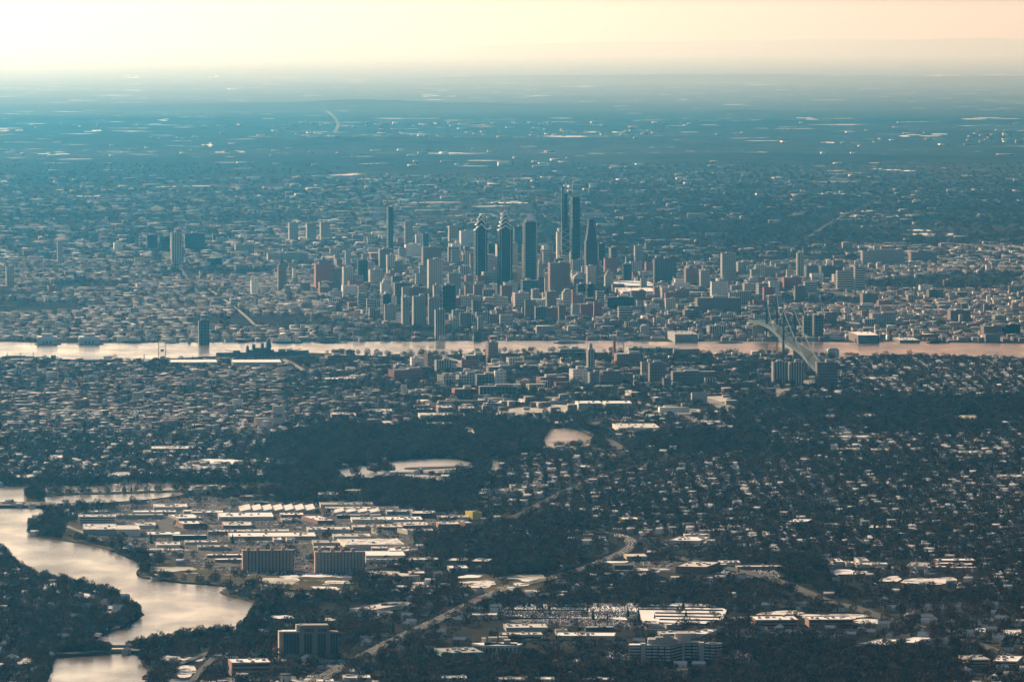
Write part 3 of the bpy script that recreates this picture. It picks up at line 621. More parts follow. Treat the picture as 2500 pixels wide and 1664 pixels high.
T(731, 757, 692, 715, 'brick', 'small brick block left of the gabled brick block', name='city_block')
T(775, 812, 690, 722, 'brick', 'brick block with arched front before the gabled brick block', name='city_block')
T(1548, 1570, 600, 640, 'slab', 'small hazy block on the skyline left of the wide dark gridded slab', name='city_block')
T(1985, 2010, 770, 830, 'gridd', 'dark gridded block just right of the bridge cables', name='city_block')
T(1960, 1984, 772, 826, 'gridd', 'dark framed block standing behind the bridge cables', name='city_block')
# gabled brick block with a spire
t, wd, d, z = T(765, 815, 645, 708, 'red', 'dark red brick block with pointed gable above its middle', ph=False)
M().gable(-wd*.3, wd*.3, 4, d-4, z+1, z+12).build('gable', WALLS['red'], t); M().cyl(0, d/2, z+10, z+26, 5, .4, 8).build('spire', RF['dark'], t)
# pointed tower
t, wd, d, z = T(676, 699, 648, 712, 'brown', 'dark tower with pointed crown standing among rowhouses', ph=False, depth=24)
M().box(-wd*.36, wd*.36, d*.15, d*.85, z, z+9).build('setback', WALLS['brown'], t); M().cyl(0, d/2, z+9, z+26, 7, .5, 8).build('spire', RF['dark'], t)
# the two towers with folded glass crowns
CR = mat('pale blue crown glass', (.85, .86, .82), .6, .1, .1, spec=.3)  # near white; on the crown bars it paints in the sunlit diagonal streaks
def crown_tower(x0, x1, ytop, yb, yap, ysp, label, tiers):
    t, wd, d, z = T(x0, x1, ytop, yb, 'dark', label, name='skyscraper', depth=44, ph=False)
    za = ZAT(G((x0+x1)/2, yb).y, yap); n = tiers; c = d/2
    for k in range(n):
        q0 = 1-(k/n)**1.35*.78; zb = z+(za-z)*k/n; zt = z+(za-z)*(k+1.25)/n if k < n-1 else za
        w0, d0 = wd/2*q0, d/2*q0
        M().gable(-w0, w0, c-d0*.86, c+d0*.86, zb, zt, 'y').build('crown_gable', WALLS['dark'], t)
        m = M(); yf_ = c-d0*.86-.6
        for s_ in (-1, 1): m.bar((s_*w0, yf_, zb), (0, yf_, zt), 1.9, 4); m.bar((s_*w0, yf_, zb), (s_*w0, c+d0*.86, zb), 1.2, 4)
        m.bar((0, yf_, zt), (0, c+d0*.86, zt), 1.2, 4); m.build('crown_highlight', CR, t)  # pale bars shaped to stand in for sunlit crown streaks
        M().box(-w0*.8, w0*.8, c-d0*.8, c+d0*.8, zb-2, zb+(zt-zb)*.3).build('crown_core', WALLS['dark'], t)
    for s_ in (-1, 1): M().box(s_*wd*.36-1.2, s_*wd*.36+1.2, -.5, 0, 0, z).build('corner_strip', PH, t)
    if ysp: M().cyl(0, c, za-4, ZAT(G((x0+x1)/2, yb).y, ysp), 1.6, .5, 6).build('spire', PH, t)
crown_tower(1156, 1190, 562, 700, 524, None, 'shorter of the two dark glass towers with folded gable crowns', 3)
crown_tower(1214, 1251, 562, 704, 514, 484, 'taller dark glass tower with folded gable crown and needle spire', 5)
# pyramid topped
t, wd, d, z = T(1276, 1311, 543, 702, 'blue', 'bluish grey tower with pale corners topped by a pale pyramid', name='skyscraper', depth=40, ph=False)
M().box(-wd*.36, wd*.36, d*.14, d*.86, z, z+6).build('setback', WALLS['stone'], t)
M().cyl(0, d/2, z+6, ZAT(G(1293, 702).y, 519), wd*.5, .3, 4).build('pyramid_roof', CR, t)
M().box(-wd/2-.5, -wd/2+3, -.6, 0, 0, z).build('corner_strip', MATS['pale wall'], t); M().box(wd/2-3, wd/2+.5, -.6, 0, 0, z).build('corner_strip', MATS['pale wall'], t)
# city hall tower
t, wd, d, z = T(1313, 1327, 645, 692, 'stone', 'pale stone tower with tapering clock spire left of the broad brown office block', name='clock_tower', depth=12, ph=False)
M().box(-wd*.38, wd*.38, d*.12, d*.88, z, z+13, taper=.2).build('clock_stage', WALLS['stone'], t); M().cyl(0, d/2, z+13, z+32, wd*.32, 1.5, 8).build('spire', RF['pale'], t); M().cyl(0, d/2, z+32, z+42, 1.1, .8, 6).build('statue', PH, t)
# tallest tower under construction
y = G(1381, 668).y; mp_ = MPP(y)
t = thing('skyscraper', 'tallest tower with zigzag braces, open core and thin mast at its top', 'building', (G(1381, 668).x, y, 0), R(5)); FOOT.append((G(1381, 668).x, y+20, 30))
zb, zc, zf, zm = ZAT(y, 549), ZAT(y, 472), ZAT(y, 455), ZAT(y, 443)
M().box(-12, 12, 0, 38, -1, zb).build('wall', WALLS['blue'], t)
M().box(-12, -7, 4, 30, zb, zf).build('side_fin', WALLS['dark'], t)
M().box(-4, 7, 8, 28, zb, zc).build('core', WALLS['dark'], t)
M().box(-7, -4, 10, 16, zb, zc-30).build('steel_frame', WALLS['vert'], t)
M().cyl(2.5, 18, zc, zm, 1.8, 1.2, 8).build('mast', MATS['pale wall'], t)
for k in range(12):
    z0 = 20+k*(zb-30)/12; z1 = z0+(zb-30)/12; s_ = 1 if k % 2 else -1
    M().bar((-11*s_, -.8, z0), (11*s_, -.8, z1), .7, 4).build('brace', MATS['pale wall'], t)
for s_ in (-1, 1): M().box(s_*12-.7, s_*12+.7, -.8, 0, 0, zb).build('corner_strip', PH, t)
# stepped purple tower
t, wd, d, z = T(1427, 1459, 588, 690, 'purple', 'dark purple stone tower stepping in to a narrow flat top', name='skyscraper', depth=36, ph=False)
for q, r0, r1 in ((.84, 588, 572), (.68, 572, 556), (.52, 556, 536)):
    yy = G(1443, 690).y; M().box(-wd/2*q, wd/2*q, d/2*(1-q), d/2*(1+q), ZAT(yy, r0), ZAT(yy, r1), taper=.07).build('setback', WALLS['purple'], t)
# spired cream building, right
t, wd, d, z = T(1920, 1938, 660, 702, 'stone', 'cream stone tower with small round lantern left of the slim cream tower', name='clock_tower', depth=16, ph=False)
M().cyl(0, d/2, z, z+12, 5, 4, 10).build('lantern', WALLS['stone'], t); M().cyl(0, d/2, z+12, z+20, 4, .3, 10).build('spire', RF['pale'], t)
# arched front and arched roofs
for xx, yb, r_, lab in ((793, 722, 13, 'pale arched roof in front of the gabled brick block'), (1412, 701, 15, 'pale barrel roof right of the broad brown office block')):
    p = G(xx, yb); t = thing('vaulted_hall', lab, 'building', (p.x, p.y-4, 0), R(5)); 
    pts = [(r_*math.cos(a*math.pi/10), r_*math.sin(a*math.pi/10)) for a in range(11)]; m = M(); zz = 26
    v0 = [(a, 0, zz+b_) for a, b_ in pts]; v1 = [(a, 30, zz+b_) for a, b_ in pts]; m.v = v0+v1; m.f = [tuple(range(10, -1, -1))]+[(i, i+1, i+12, i+11) for i in range(10)]
    m.build('barrel_roof', RF['pale'], t); M().box(-r_, r_, 0, 30, -1, zz).build('wall', WALLS['brick'], t)
# convention hall
low(1508, 1606, 686, 698, 704, 'long white exhibition hall with bright flat roof in the city', name='exhibition_hall', cat='building', wall='cream', units=3)
low(1520, 1608, 703, 712, 722, 'wide white terrace roof directly below the long white exhibition hall', name='exhibition_hall', cat='building', wall='cream', units=6)
# steeples
for x, yt, yb in ((1521, 752, 776), (1224, 742, 775), (763, 750, 786), (1644, 672, 706), (1960, 600, 640), (462, 820, 838)):
    p = G(x, yb); y = p.y; z = ZAT(y, yt); t = thing('church_steeple', ['slim pale steeple right of the dark red block', 'slim pale steeple below the domed classical block', 'grey steeple among rowhouses left of the brick blocks', 'white steeple below the wide dark gridded slab', 'faint steeple on the skyline above the slim cream tower', 'small steeple by the pier tower'][[1521, 1224, 763, 1644, 1960, 462].index(x)], 'steeple', (p.x, y, 0), R(5))
    M().box(-4, 4, 0, 8, -1, z*.55).build('wall', WALLS['stone'], t); M().cyl(0, 4, z*.55, z, 4, .2, 8).build('spire', RF['pale'], t)
# ---------------------------------------------------------------- near side of the river
T(1034, 1056, 862, 904, 'brick', 'small brown tower at the left of the near downtown', depth=26, rot=22)
T(1060, 1105, 880, 912, 'vert', 'dark ribbed square block right of the small brown tower', rot=10, depth=30)
T(1185, 1216, 836, 884, 'brick', 'brick tower rising in front of the river, tallest near the bank', depth=30, rot=14, name='apartment_tower')
T(1131, 1186, 868, 885, 'gridd', 'low wide block with white roof left of the brick tower by the river', roof='snow', name='city_block')
T(1360, 1428, 852, 872, 'band', 'pale riverside office block left of the stone tower with lantern', name='city_block', rot=12)
T(1000, 1035, 874, 900, 'white', 'white block left of the small brown tower', name='city_block', roof='snow')
T(1066, 1110, 916, 944, 'grid', 'pink framed wing at the left of the long hospital block', name='hospital_wing', rot=24, depth=40)
T(1112, 1160, 916, 944, 'grid', 'second pale wing of the long hospital block', name='hospital_wing', rot=16, depth=30)
T(1158, 1208, 915, 943, 'gridd', 'dark gridded wing of the long hospital block', name='hospital_wing', rot=8)
T(1206, 1236, 906, 944, 'white', 'pale green glass block at the right end of the hospital', name='hospital_wing', rot=6, depth=24)
T(1309, 1386, 922, 948, 'red', 'long dark red brick block right of the hospital', name='city_block', rot=14)
T(1435, 1463, 909, 941, 'slab', 'pinkish slab below the stone tower with lantern', name='city_block', rot=12)
T(1465, 1512, 906, 942, 'brick', 'dark brown block right of the pinkish slab', name='city_block')
T(1390, 1434, 902, 936, 'white', 'white framed block left of the pinkish slab', name='city_block', rot=14)
T(1186, 1250, 896, 922, 'brown', 'dark brown block with snowy roof below the brick tower by the river', name='city_block', roof='snow')
T(1102, 1164, 950, 972, 'red', 'dark red brick block below the hospital', name='city_block', roof='pale', rot=10)
T(1168, 1262, 944, 970, 'gridd', 'long grey block with rows of windows below the hospital', name='city_block', rot=4)
T(947, 1032, 903, 932, 'red', 'reddish block with bright brick end left of the hospital', name='city_block', rot=20, depth=40)
T(1500, 1566, 864, 892, 'brick', 'long brown riverside factory with snowy roofs', name='city_block', roof='snow')
T(1564, 1596, 884, 928, 'slab', 'pale slab left of the wider grey slab near the bank', name='apartment_tower', depth=20, roof='snow')
T(1583, 1626, 886, 940, 'brown', 'wide grey brown slab tower right of the pale slab', name='apartment_tower', depth=22)
T(1617, 1638, 924, 952, 'brown', 'small brown block with bright side below the wide grey slab tower', name='city_block', rot=14)
T(1640, 1748, 908, 940, 'brown', 'long brown school block with snowy courtyard roofs', name='city_block', rot=5)
T(1885, 1922, 884, 940, 'vert', 'left half of the dark brown double slab tower before the bridge', name='apartment_tower', depth=24)
T(1926, 1962, 885, 940, 'vert', 'right half of the dark brown double slab tower before the bridge', name='apartment_tower', depth=24)
T(1992, 2046, 885, 944, 'brown', 'dark brown slab tower right of the bridge ramp', name='apartment_tower', depth=26)
T(1496, 1503, 832, 880, 'red', 'narrow red brick tower at the bank right of the stone tower with lantern', name='clock_tower', depth=10)
T(790, 862, 868, 886, 'brick', 'low block by the near bank with brick end wall', name='city_block', rot=14)
T(840, 866, 856, 884, 'gridd', 'dark little tower on the low block by the near bank', name='city_block')
t, wd, d, z = T(1432, 1452, 856, 914, 'vert', 'tall stone tower with square lantern top on the near bank', name='clock_tower', depth=22, rot=10, ph=False)
M().box(-wd*.36, wd*.36, d*.14, d*.86, z, z+7, taper=.25).build('setback', WALLS['stone'], t); M().box(-wd*.22, wd*.22, d*.28, d*.72, z+7, z+17).build('lantern', WALLS['stone'], t)
M().box(-30, 30, -8, d+6, -1, 18).build('podium', WALLS['stone'], t)
# white banded office pair
for (x0, x1, lab, rt) in ((1412, 1471, 'left white office block with dark window strips by the wide parking area', 4), (1478, 1543, 'right white office block with dark glass end by the wide parking area', 3)):
    t, wd, d, z = low(x0, x1, 979, 985, 1004, lab, name='office_block', cat='building', wall='cream', rot=rt, win=4, units=3)
# storage tank in the river
p = G(2035, 871); t = thing('storage_tank', 'pale ribbed cube shaped tank at the near bank right of the bridge', 'tank', (p.x, p.y, 0), R(4))
M().box(-14, 14, 0, 24, -1, 19).build('wall', WALLS['white'], t); M().box(-12, 12, 2, 22, 19, 21.5, taper=.2).build('roof', RF['grey'], t)
# ---------------------------------------------------------------- industrial roofs and shops in the foreground
L = low
WH = [
 (587, 770, 1237, 1249, 1253, 'tan', 'long saw toothed pale roof at the back of the industrial park', dict(saw=True)),
 (783, 915, 1226, 1232, 1240, 'pale', 'long pale roof nearest the dark woods', {}), (796, 975, 1240, 1243, 1247, 'cream', 'very long thin white roof right of the saw toothed roof', {}),
 (812, 928, 1245, 1252, 1258, 'cream', 'white ridged roof just in front of the very long thin white roof', dict(saw=True)), (945, 1010, 1244, 1249, 1256, 'greyw', 'grey sided roof at the right end of the very long thin roof', {}),
 (822, 932, 1257, 1260, 1265, 'darkw', 'dark walled strip with white roof below the white ridged roof', {}), (535, 668, 1253, 1264, 1269, 'pale', 'big plain white roof left of center of the industrial park', {}),
 (685, 742, 1252, 1258, 1264, 'bricky', 'small pink walled roof between the big plain roof and the hexagonal white roof', {}), (755, 838, 1259, 1271, 1279, 'bricky', 'white roof with pink end wall below the ridged roof', dict(rot=16)),
 (545, 616, 1275, 1285, 1290, 'bricky', 'brick ended white roof below the big plain white roof', {}), (508, 600, 1293, 1298, 1306, 'bricky', 'long low pink walled strip at the left of the park', {}),
 (604, 706, 1294, 1299, 1304, 'pale', 'long low grey strip beside the pink walled strip', {}), (560, 772, 1301, 1311, 1317, 'tan', 'very long tan roof above the two slab blocks', {}),
 (448, 500, 1246, 1250, 1255, 'pale', 'small roof near the upper left of the park', {}), (688, 728, 1266, 1272, 1277, 'tan', 'tan shed in front of the small pink walled roof', {}),
 (1006, 1066, 1247, 1254, 1264, 'darkw', 'dark walled white roof upper right of the park', {}), (860, 940, 1262, 1269, 1276, 'cream', 'cream walled roof below the dark walled strip', {}),
 (945, 1032, 1262, 1270, 1276, 'pale', 'white roof left of the dark walled white roof', {}), (984, 1058, 1274, 1283, 1291, 'bricky', 'white roof with pink wall below its left neighbour', dict(rot=12)),
 (924, 984, 1280, 1288, 1294, 'bricky', 'pink walled small roof left of a larger white roof', {}), (752, 856, 1286, 1293, 1300, 'pale', 'long white roof in the middle of the park', {}),
 (862, 912, 1283, 1289, 1294, 'tan', 'short tan roof right of the long middle roof', {}), (815, 905, 1303, 1310, 1317, 'cream', 'white roof directly above the biggest white roof', {}),
 (842, 988, 1315, 1330, 1342, 'cream', 'biggest white roof of the industrial park', dict(units=2, rot=7)), (765, 828, 1320, 1328, 1333, 'tan', 'tan roof left of the biggest white roof', {}),
 (766, 850, 1334, 1338, 1344, 'tan', 'tan roof right above the right slab block', {}), (893, 990, 1350, 1362, 1364, 'cream', 'clean white roof right of the right slab block', dict(units=0)),
 (893, 1000, 1366, 1369, 1374, 'pale', 'narrow white strip roof below the clean white roof', {}), (1003, 1070, 1364, 1369, 1374, 'pale', 'narrow white strip roof at the right of its twin', {}),
 (908, 948, 1333, 1339, 1348, 'bricky', 'pink walled shed below the biggest white roof', {}), (950, 1002, 1337, 1346, 1353, 'cream', 'cream shed right of the pink walled shed', {}),
 (920, 938, 1290, 1294, 1305, 'cream', 'small white block with bright wall amid the park', dict(rot=20)), (990, 1012, 1290, 1296, 1305, 'cream', 'small white block at the right border of the park', dict(rot=20)),
 (1070, 1145, 1259, 1264, 1270, 'pale', 'white roof left of the yellow ribbed block', {}), (1070, 1122, 1273, 1280, 1291, 'bricky', 'dark fronted white roof below the yellow ribbed block', {}),
 (1124, 1166, 1270, 1277, 1286, 'bricky', 'white roof with pink wall right below the yellow ribbed block', dict(rot=16)), (1000, 1058, 1294, 1299, 1303, 'pale', 'white roof beside the woods right of the park', {}),
 (1145, 1185, 1247, 1251, 1268, 'yellow', 'bright yellow ribbed block at the right of the park', dict(rot=20)), (844, 884, 1195, 1198, 1207, 'yellow', 'yellow block at the edge of the dark woods', {}),
 (1512, 1558, 1263, 1268, 1275, 'yellow', 'olive yellow low building on the right among trees', {}), (777, 840, 1202, 1208, 1214, 'greyw', 'grey roof left of the yellow block at the woods', {}),
 (587, 676, 1209, 1212, 1221, 'tan', 'pale long block on the far edge of the park by the trees', {}), (620, 655, 1225, 1228, 1234, 'darkw', 'small dark block left of the long pale roofs', {}),
 (203, 286, 1279, 1293, 1308, 'greyw', 'wide white roof with grey front by the river park', dict(units=4)), (286, 343, 1282, 1293, 1309, 'cream', 'tall cream walled box beside the wide grey fronted roof', dict(units=0, rot=6)),
 (330, 380, 1275, 1283, 1290, 'pale', 'white roof behind the tall cream walled box', {}), (283, 398, 1254, 1258, 1266, 'greyw', 'long grey strip right of the banded riverside office', {}),
 (325, 430, 1247, 1252, 1257, 'greyw', 'long white strip above another grey strip near the upper river', {}), (376, 458, 1232, 1241, 1245, 'pale', 'pale roof near the upper river bank', {}),
 (215, 240, 1246, 1251, 1257, 'darkw', 'small white roof above the banded riverside office', {}), (421, 510, 1258, 1268, 1272, 'tan', 'white slanted roof left of the big plain white roof', dict(rot=14)),
 (437, 516, 1272, 1279, 1290, 'bricky', 'white roof with long pink side left of the brick ended roof', dict(rot=14)), (468, 545, 1250, 1255, 1258, 'pale', 'thin white roof above the white slanted roof', {}),
 (360, 440, 1300, 1307, 1312, 'tan', 'flat white roof in the left middle of the park', {}), (421, 505, 1305, 1308, 1319, 'darkw', 'row of dark apartments with pale ends in the left of the park', dict(win=3)),
 (382, 440, 1324, 1332, 1338, 'cream', 'low white roofed block below the row of dark apartments', {}), (452, 530, 1320, 1325, 1331, 'pale', 'long white roofed row right of the low white roofed block', {}),
 (484, 556, 1330, 1336, 1344, 'tan', 'tan walled row below the long white roofed row', {}), (286, 312, 1336, 1340, 1348, 'bricky', 'small pink walled pavilion near the river bank', {}),
 (505, 592, 1353, 1357, 1363, 'bricky', 'upper one of two garden apartment rows left of the left slab block', {}), (525, 592, 1363, 1367, 1374, 'bricky', 'lower one of two garden apartment rows left of the left slab block', {}),
 (668, 688, 1315, 1321, 1325, 'pale', 'left small white roof between conifers above the slab blocks', {}), (700, 720, 1315, 1321, 1325, 'pale', 'right small white roof between conifers above the slab blocks', {}),
 (768, 822, 1350, 1353, 1356, 'bricky', 'thin row seen just above the right slab block', {}), (1090, 1135, 1363, 1369, 1378, 'bricky', 'white roof with dark wall right of the strip roofs', dict(rot=-10)),
 (1148, 1192, 1364, 1371, 1382, 'darkw', 'detached dark box with white roof in front of the woods', dict(rot=-8)), (1097, 1143, 1382, 1389, 1395, 'greyw', 'rounded white roof below the dark box', {}),
 (1000, 1038, 1394, 1400, 1410, 'bricky', 'brick walled white roof left of the rounded white roof', {}), (1062, 1082, 1397, 1404, 1410, 'tan', 'small tan house with steep white roof by the ball fields', {}),
 (965, 1000, 1335, 1338, 1347, 'tan', 'tan block standing by the water tank', {}), (1146, 1216, 1497, 1502, 1511, 'pale', 'long white roofed stable beside the highway', dict(units=0)),
 (1236, 1338, 1524, 1534, 1541, 'greyw', 'wide white roof behind the arcaded white roof', {}), (1222, 1325, 1544, 1550, 1562, 'cream', 'white roofed block with arcade of dark windows', dict(win=1)),
 (1356, 1500, 1544, 1553, 1562, 'tan', 'very long roof with tan side right of the arcaded white roof', dict(rot=-3)), (1357, 1385, 1540, 1543, 1547, 'pale', 'thin roof strip behind the very long tan sided roof', {}),
 (1087, 1182, 1581, 1594, 1606, 'green', 'sharp edged white roof with green band left of the angled school', dict(rot=12)), (1430, 1500, 1530, 1533, 1540, 'darkw', 'dark strip building in the parking area', {}),
 (1612, 1700, 1541, 1548, 1558, 'greyw', 'white roofed depot behind the angled grey office', {}), (1680, 1722, 1537, 1549, 1556, 'pale', 'slanted white roof right of the white roofed depot', dict(rot=-20)),
 (1576, 1610, 1517, 1524, 1533, 'pale', 'pale box building by the cemetery', dict(units=0)), (1627, 1665, 1523, 1527, 1534, 'greyw', 'grey roofed box right of the pale box by the cemetery', {}),
 (1648, 1726, 1371, 1384, 1398, 'bricky', 'big box shop with dotted white roof and pink wall', dict(units=10, rot=-14)), (1760, 1808, 1369, 1374, 1381, 'pale', 'bright flat roof right of the big box shop', {}),
 (1800, 1912, 1380, 1384, 1392, 'bricky', 'long red fascia shop row right of the big box shop', {}), (1632, 1708, 1314, 1324, 1327, 'pale', 'white skewed roof above the big box shop', dict(rot=-14)),
 (1672, 1728, 1307, 1310, 1313, 'pale', 'thin white roof above the white skewed roof', {}), (1740, 1770, 1294, 1298, 1302, 'pale', 'small pale roof among trees above the shops', {}),
 (1920, 1968, 1267, 1275, 1282, 'darkw', 'broad curved white roof among trees on the right', dict(rot=-12)), (1530, 1580, 1353, 1360, 1366, 'tan', 'plain tan roof left of the big box shop', dict(units=0)),
 (1500, 1545, 1375, 1381, 1392, 'darkw', 'dark blue arched hall left of the big box shop', dict(roof='dark', units=0)), (1710, 1775, 1376, 1379, 1386, 'greyw', 'thin grey roof behind the big box shop', {}),
 (2066, 2098, 1372, 1376, 1382, 'pale', 'first long apartment roof in the right row above the field', {}), (2092, 2124, 1375, 1380, 1386, 'pale', 'second long apartment roof in the right row above the field', {}),
 (2128, 2168, 1375, 1379, 1385, 'pale', 'third long apartment roof in the right row above the field', {}), (2035, 2060, 1364, 1372, 1380, 'pale', 'square roof left of the right apartment row', {}),
 (2098, 2122, 1364, 1373, 1377, 'pale', 'square roof behind the right apartment row', {}), (2212, 2262, 1376, 1386, 1390, 'pale', 'broad oval looking white roof right of the apartment row', dict(rot=-10)),
 (2285, 2382, 1366, 1371, 1376, 'bricky', 'uppermost long roof of the far right apartment rows', {}), (2289, 2330, 1375, 1379, 1384, 'bricky', 'left short roof of the far right apartment rows', {}),
 (2336, 2377, 1377, 1381, 1386, 'bricky', 'right short roof of the far right apartment rows', {}), (2265, 2312, 1384, 1387, 1392, 'bricky', 'lower left roof of the far right apartment rows', {}),
 (2325, 2386, 1385, 1388, 1394, 'bricky', 'lower right roof of the far right apartment rows', {}), (2175, 2230, 1556, 1570, 1577, 'greyw', 'slanted white barn roof in the right foreground', dict(rot=-24, units=0)),
 (2095, 2172, 1561, 1575, 1582, 'greyw', 'worn snowy roof left of the slanted white barn roof', dict(rot=-24, units=0)), (1844, 1950, 1504, 1514, 1530, 'bricky', 'long flat apartment block with snowy roof in the right foreground', dict(win=2)),
 (1975, 2084, 1505, 1513, 1530, 'bricky', 'dark apartment block with snowy roof right of a similar long one', dict(win=2)), (850, 915, 1474, 1494, 1496, 'pale', 'slanted white roof in the left foreground', dict(rot=-26, units=2)),
 (930, 1000, 1478, 1483, 1486, 'pale', 'angled white roof right of the slanted white roof', {}), (925, 960, 1494, 1500, 1506, 'pale', 'small roof below the angled white roof', {}),
 (566, 662, 1608, 1618, 1650, 'bricky', 'brick office with curved snowy roof at the lower left', dict(win=3, rot=8)), (1058, 1140, 1650, 1656, 1668, 'cream', 'left white roofed school cut by the bottom edge', {}),
 (1205, 1300, 1653, 1659, 1672, 'cream', 'middle white roofed school cut by the bottom edge', {}), (1310, 1356, 1653, 1659, 1670, 'cream', 'right white roofed school cut by the bottom edge', {}),
 (1427, 1500, 1655, 1660, 1672, 'pale', 'low roof at the bottom edge right of the schools', {}), (775, 815, 1658, 1664, 1676, 'pale', 'low roof at the bottom edge beside the highway', {}), (840, 905, 1650, 1657, 1664, 'pale', 'flat white roof just right of the highway at the bottom', {}),
 (300, 375, 877, 880, 888, 'pale', 'long port shed with bright roof left of the crane', {}), (416, 531, 878, 885, 896, 'greyw', 'long port warehouse with bright roof below the river', dict(units=0)),
 (568, 688, 878, 885, 896, 'greyw', 'long port warehouse with bright roof below the battleship', dict(units=0)), (22, 125, 876, 878, 884, 'darkw', 'low dark pier shed at the far left', dict(roof='pale')),
 (190, 296, 877, 879, 884, 'darkw', 'long dark pier shed right of the far left shed', dict(roof='pale')), (112, 168, 898, 901, 905, 'pale', 'bright roofed shed in the left port yard', {}),
 (1535, 1655, 846, 850, 862, 'greyw', 'riverside shed row left of the open water on the near bank', dict(roof='grey')), (1655, 1673, 851, 854, 862, 'greyw', 'small shed at the end of the riverside shed row', dict(roof='grey')),
 (1026, 1112, 1008, 1014, 1026, 'cream', 'white walled depot above the dark woods', {}), (1070, 1106, 990, 996, 1008, 'bricky', 'brick factory block above the white walled depot', {}), (1112, 1136, 1010, 1014, 1026, 'darkw', 'dark end of the white walled depot', {}),
 (1124, 1160, 992, 997, 1010, 'bricky', 'squat brick block with tan roof near the woods', dict(roof='pale')), (1018, 1058, 997, 1000, 1008, 'darkw', 'low dark walled shed left of the brick factory', {}), (1045, 1110, 1031, 1036, 1042, 'tan', 'long pale roof at the border of the dark woods', {}),
 (810, 850, 1007, 1012, 1022, 'bricky', 'white roofed shed left of a tan shed above the woods', {}), (850, 872, 1008, 1016, 1022, 'tan', 'tan shed above the woods', {}), (895, 960, 999, 1005, 1010, 'pale', 'white roofed workshop at the end of the streets', {}),
 (830, 870, 920, 925, 934, 'bricky', 'red walled school roof in the near rowhouses', {}), (770, 830, 922, 926, 934, 'darkw', 'dark school wing in the near rowhouses', {}), (1510, 1612, 1034, 1045, 1054, 'cream', 'long bright dotted roof right of the small lake', dict(units=8)),
 (1500, 1557, 1027, 1031, 1034, 'pale', 'thin roof behind the long bright dotted roof', {}), (1682, 1760, 1028, 1031, 1036, 'pale', 'bright strip roof by the right road', {}), (1605, 1668, 1063, 1066, 1070, 'pale', 'thin pale roof at the edge of trees right of the lake', {}),
 (1755, 1792, 1041, 1045, 1048, 'pale', 'small bright roof on top of the dark wood', {}), (2038, 2150, 1064, 1068, 1073, 'pale', 'very long pale roof on the right plain', dict(units=0)), (2034, 2112, 1096, 1099, 1103, 'pale', 'long thin roof below the very long pale roof', {}),
 (2133, 2170, 1098, 1102, 1105, 'pale', 'short roof right of the long thin roof', {}), (2344, 2400, 1103, 1107, 1111, 'pale', 'greyish roof far right on the plain', {}), (2443, 2500, 1162, 1167, 1170, 'pale', 'bright roof at the far right edge', {}),
 (2116, 2190, 922, 926, 930, 'pale', 'thin bright school roof right of the bridge', {}), (2016, 2050, 1281, 1284, 1288, 'pale', 'flat roof left of the bright field on the right', {}), (370, 474, 1089, 1096, 1102, 'darkw', 'dark walled building with broken white roof on the left plain', {}),
 (470, 512, 1128, 1131, 1134, 'bricky', 'low brick building in the bright snowy field', {}), (1415, 1470, 1138, 1142, 1146, 'pale', 'thin bright roof on the slope right of the woods', {}), (1248, 1340, 1185, 1189, 1193, 'pale', 'long bright school roof right of the woods', {}),
 (1205, 1232, 1194, 1199, 1204, 'pale', 'left slanted roof below the long bright school roof', dict(rot=-20)), (1234, 1262, 1195, 1201, 1206, 'pale', 'right slanted roof below the long bright school roof', dict(rot=-20)), (2095, 2147, 810, 819, 838, 'brown', 'square pier building with bright roof on the far bank', dict(units=2)),
 (2197, 2246, 824, 831, 837, 'brown', 'flat pier with pinkish roof right of the square pier building', dict(roof='pale')), (1648, 1704, 808, 817, 836, 'greyw', 'pier hall with two bright roof slots on the far bank', dict(roof='grey')),
]
for x0, x1, a, b_, c, wl, lab, kw in WH: L(x0, x1, a, b_, c, lab, wall=wl, **kw)
t, wd, d, z = L(192, 283, 1256, 1262, 1281, 'white banded riverside office with four rows of dark windows', name='office_block', cat='building', wall='cream', win=4)
# twin pier terminals on the far bank
for x0, x1, lab in ((90, 140, 'left one of the twin white pier terminals on the far bank'), (193, 243, 'right one of the twin white pier terminals on the far bank')):
    p = G((x0+x1)/2, 842); y = p.y; mp_ = MPP(y); wd = (x1-x0)*mp_; t = thing('pier_terminal', lab, 'building', (p.x, y, 0), R(4)); FOOT.append((p.x, y+20, 40))
    M().box(-wd/2, wd/2, 0, 60, -1, 14).build('wall', MATS['cream wall'], t); M().box(-wd/2-1, wd/2+1, -1, 61, 14, 21, taper=.06).build('roof', RF['snow'], t)
    M().box(-wd*.27, wd*.27, 15, 45, 21, 28).build('roof_lantern', RF['pale'], t)
    for k in (-1, 0, 1): M().box(k*9-2.5, k*9+2.5, -.5, 0, 4, 10).build('archway', GLASS, t)
    M().box(-wd/2-6, wd/2+10, -8, 60, -1, 2.5).build('quay_deck', MATS['stone causeway'], t)
# water towers and tank
def water_tower(px, yt, yb, lab, r=8):
    p = G(px, yb); z = ZAT(p.y, yt); t = thing('water_tower', lab, 'water tower', (p.x, p.y, 0)); m = M()
    m.cyl(0, 0, z-r*1.3, z-r*.3, r*.25, r, 14).cyl(0, 0, z-r*.3, z, r, r*.4, 14); m.build('tank', MATS['pale wall'], t); M().cyl(0, 0, -1, z-r*1.3, r*.22, r*.22, 8).build('column', MATS['pale wall'], t)
water_tower(475, 902, 946, 'white topped water tower standing over the near rowhouses'); water_tower(1013, 1339, 1363, 'fat white water tower beside the industrial park', 11)
water_tower(2283, 1093, 1108, 'small pale water tower on the right plain', 6); water_tower(2275, 1136, 1150, 'pale water tower between trees on the far right', 6); water_tower(730, 985, 1022, 'thin white mast tower before the dark woods', 3)
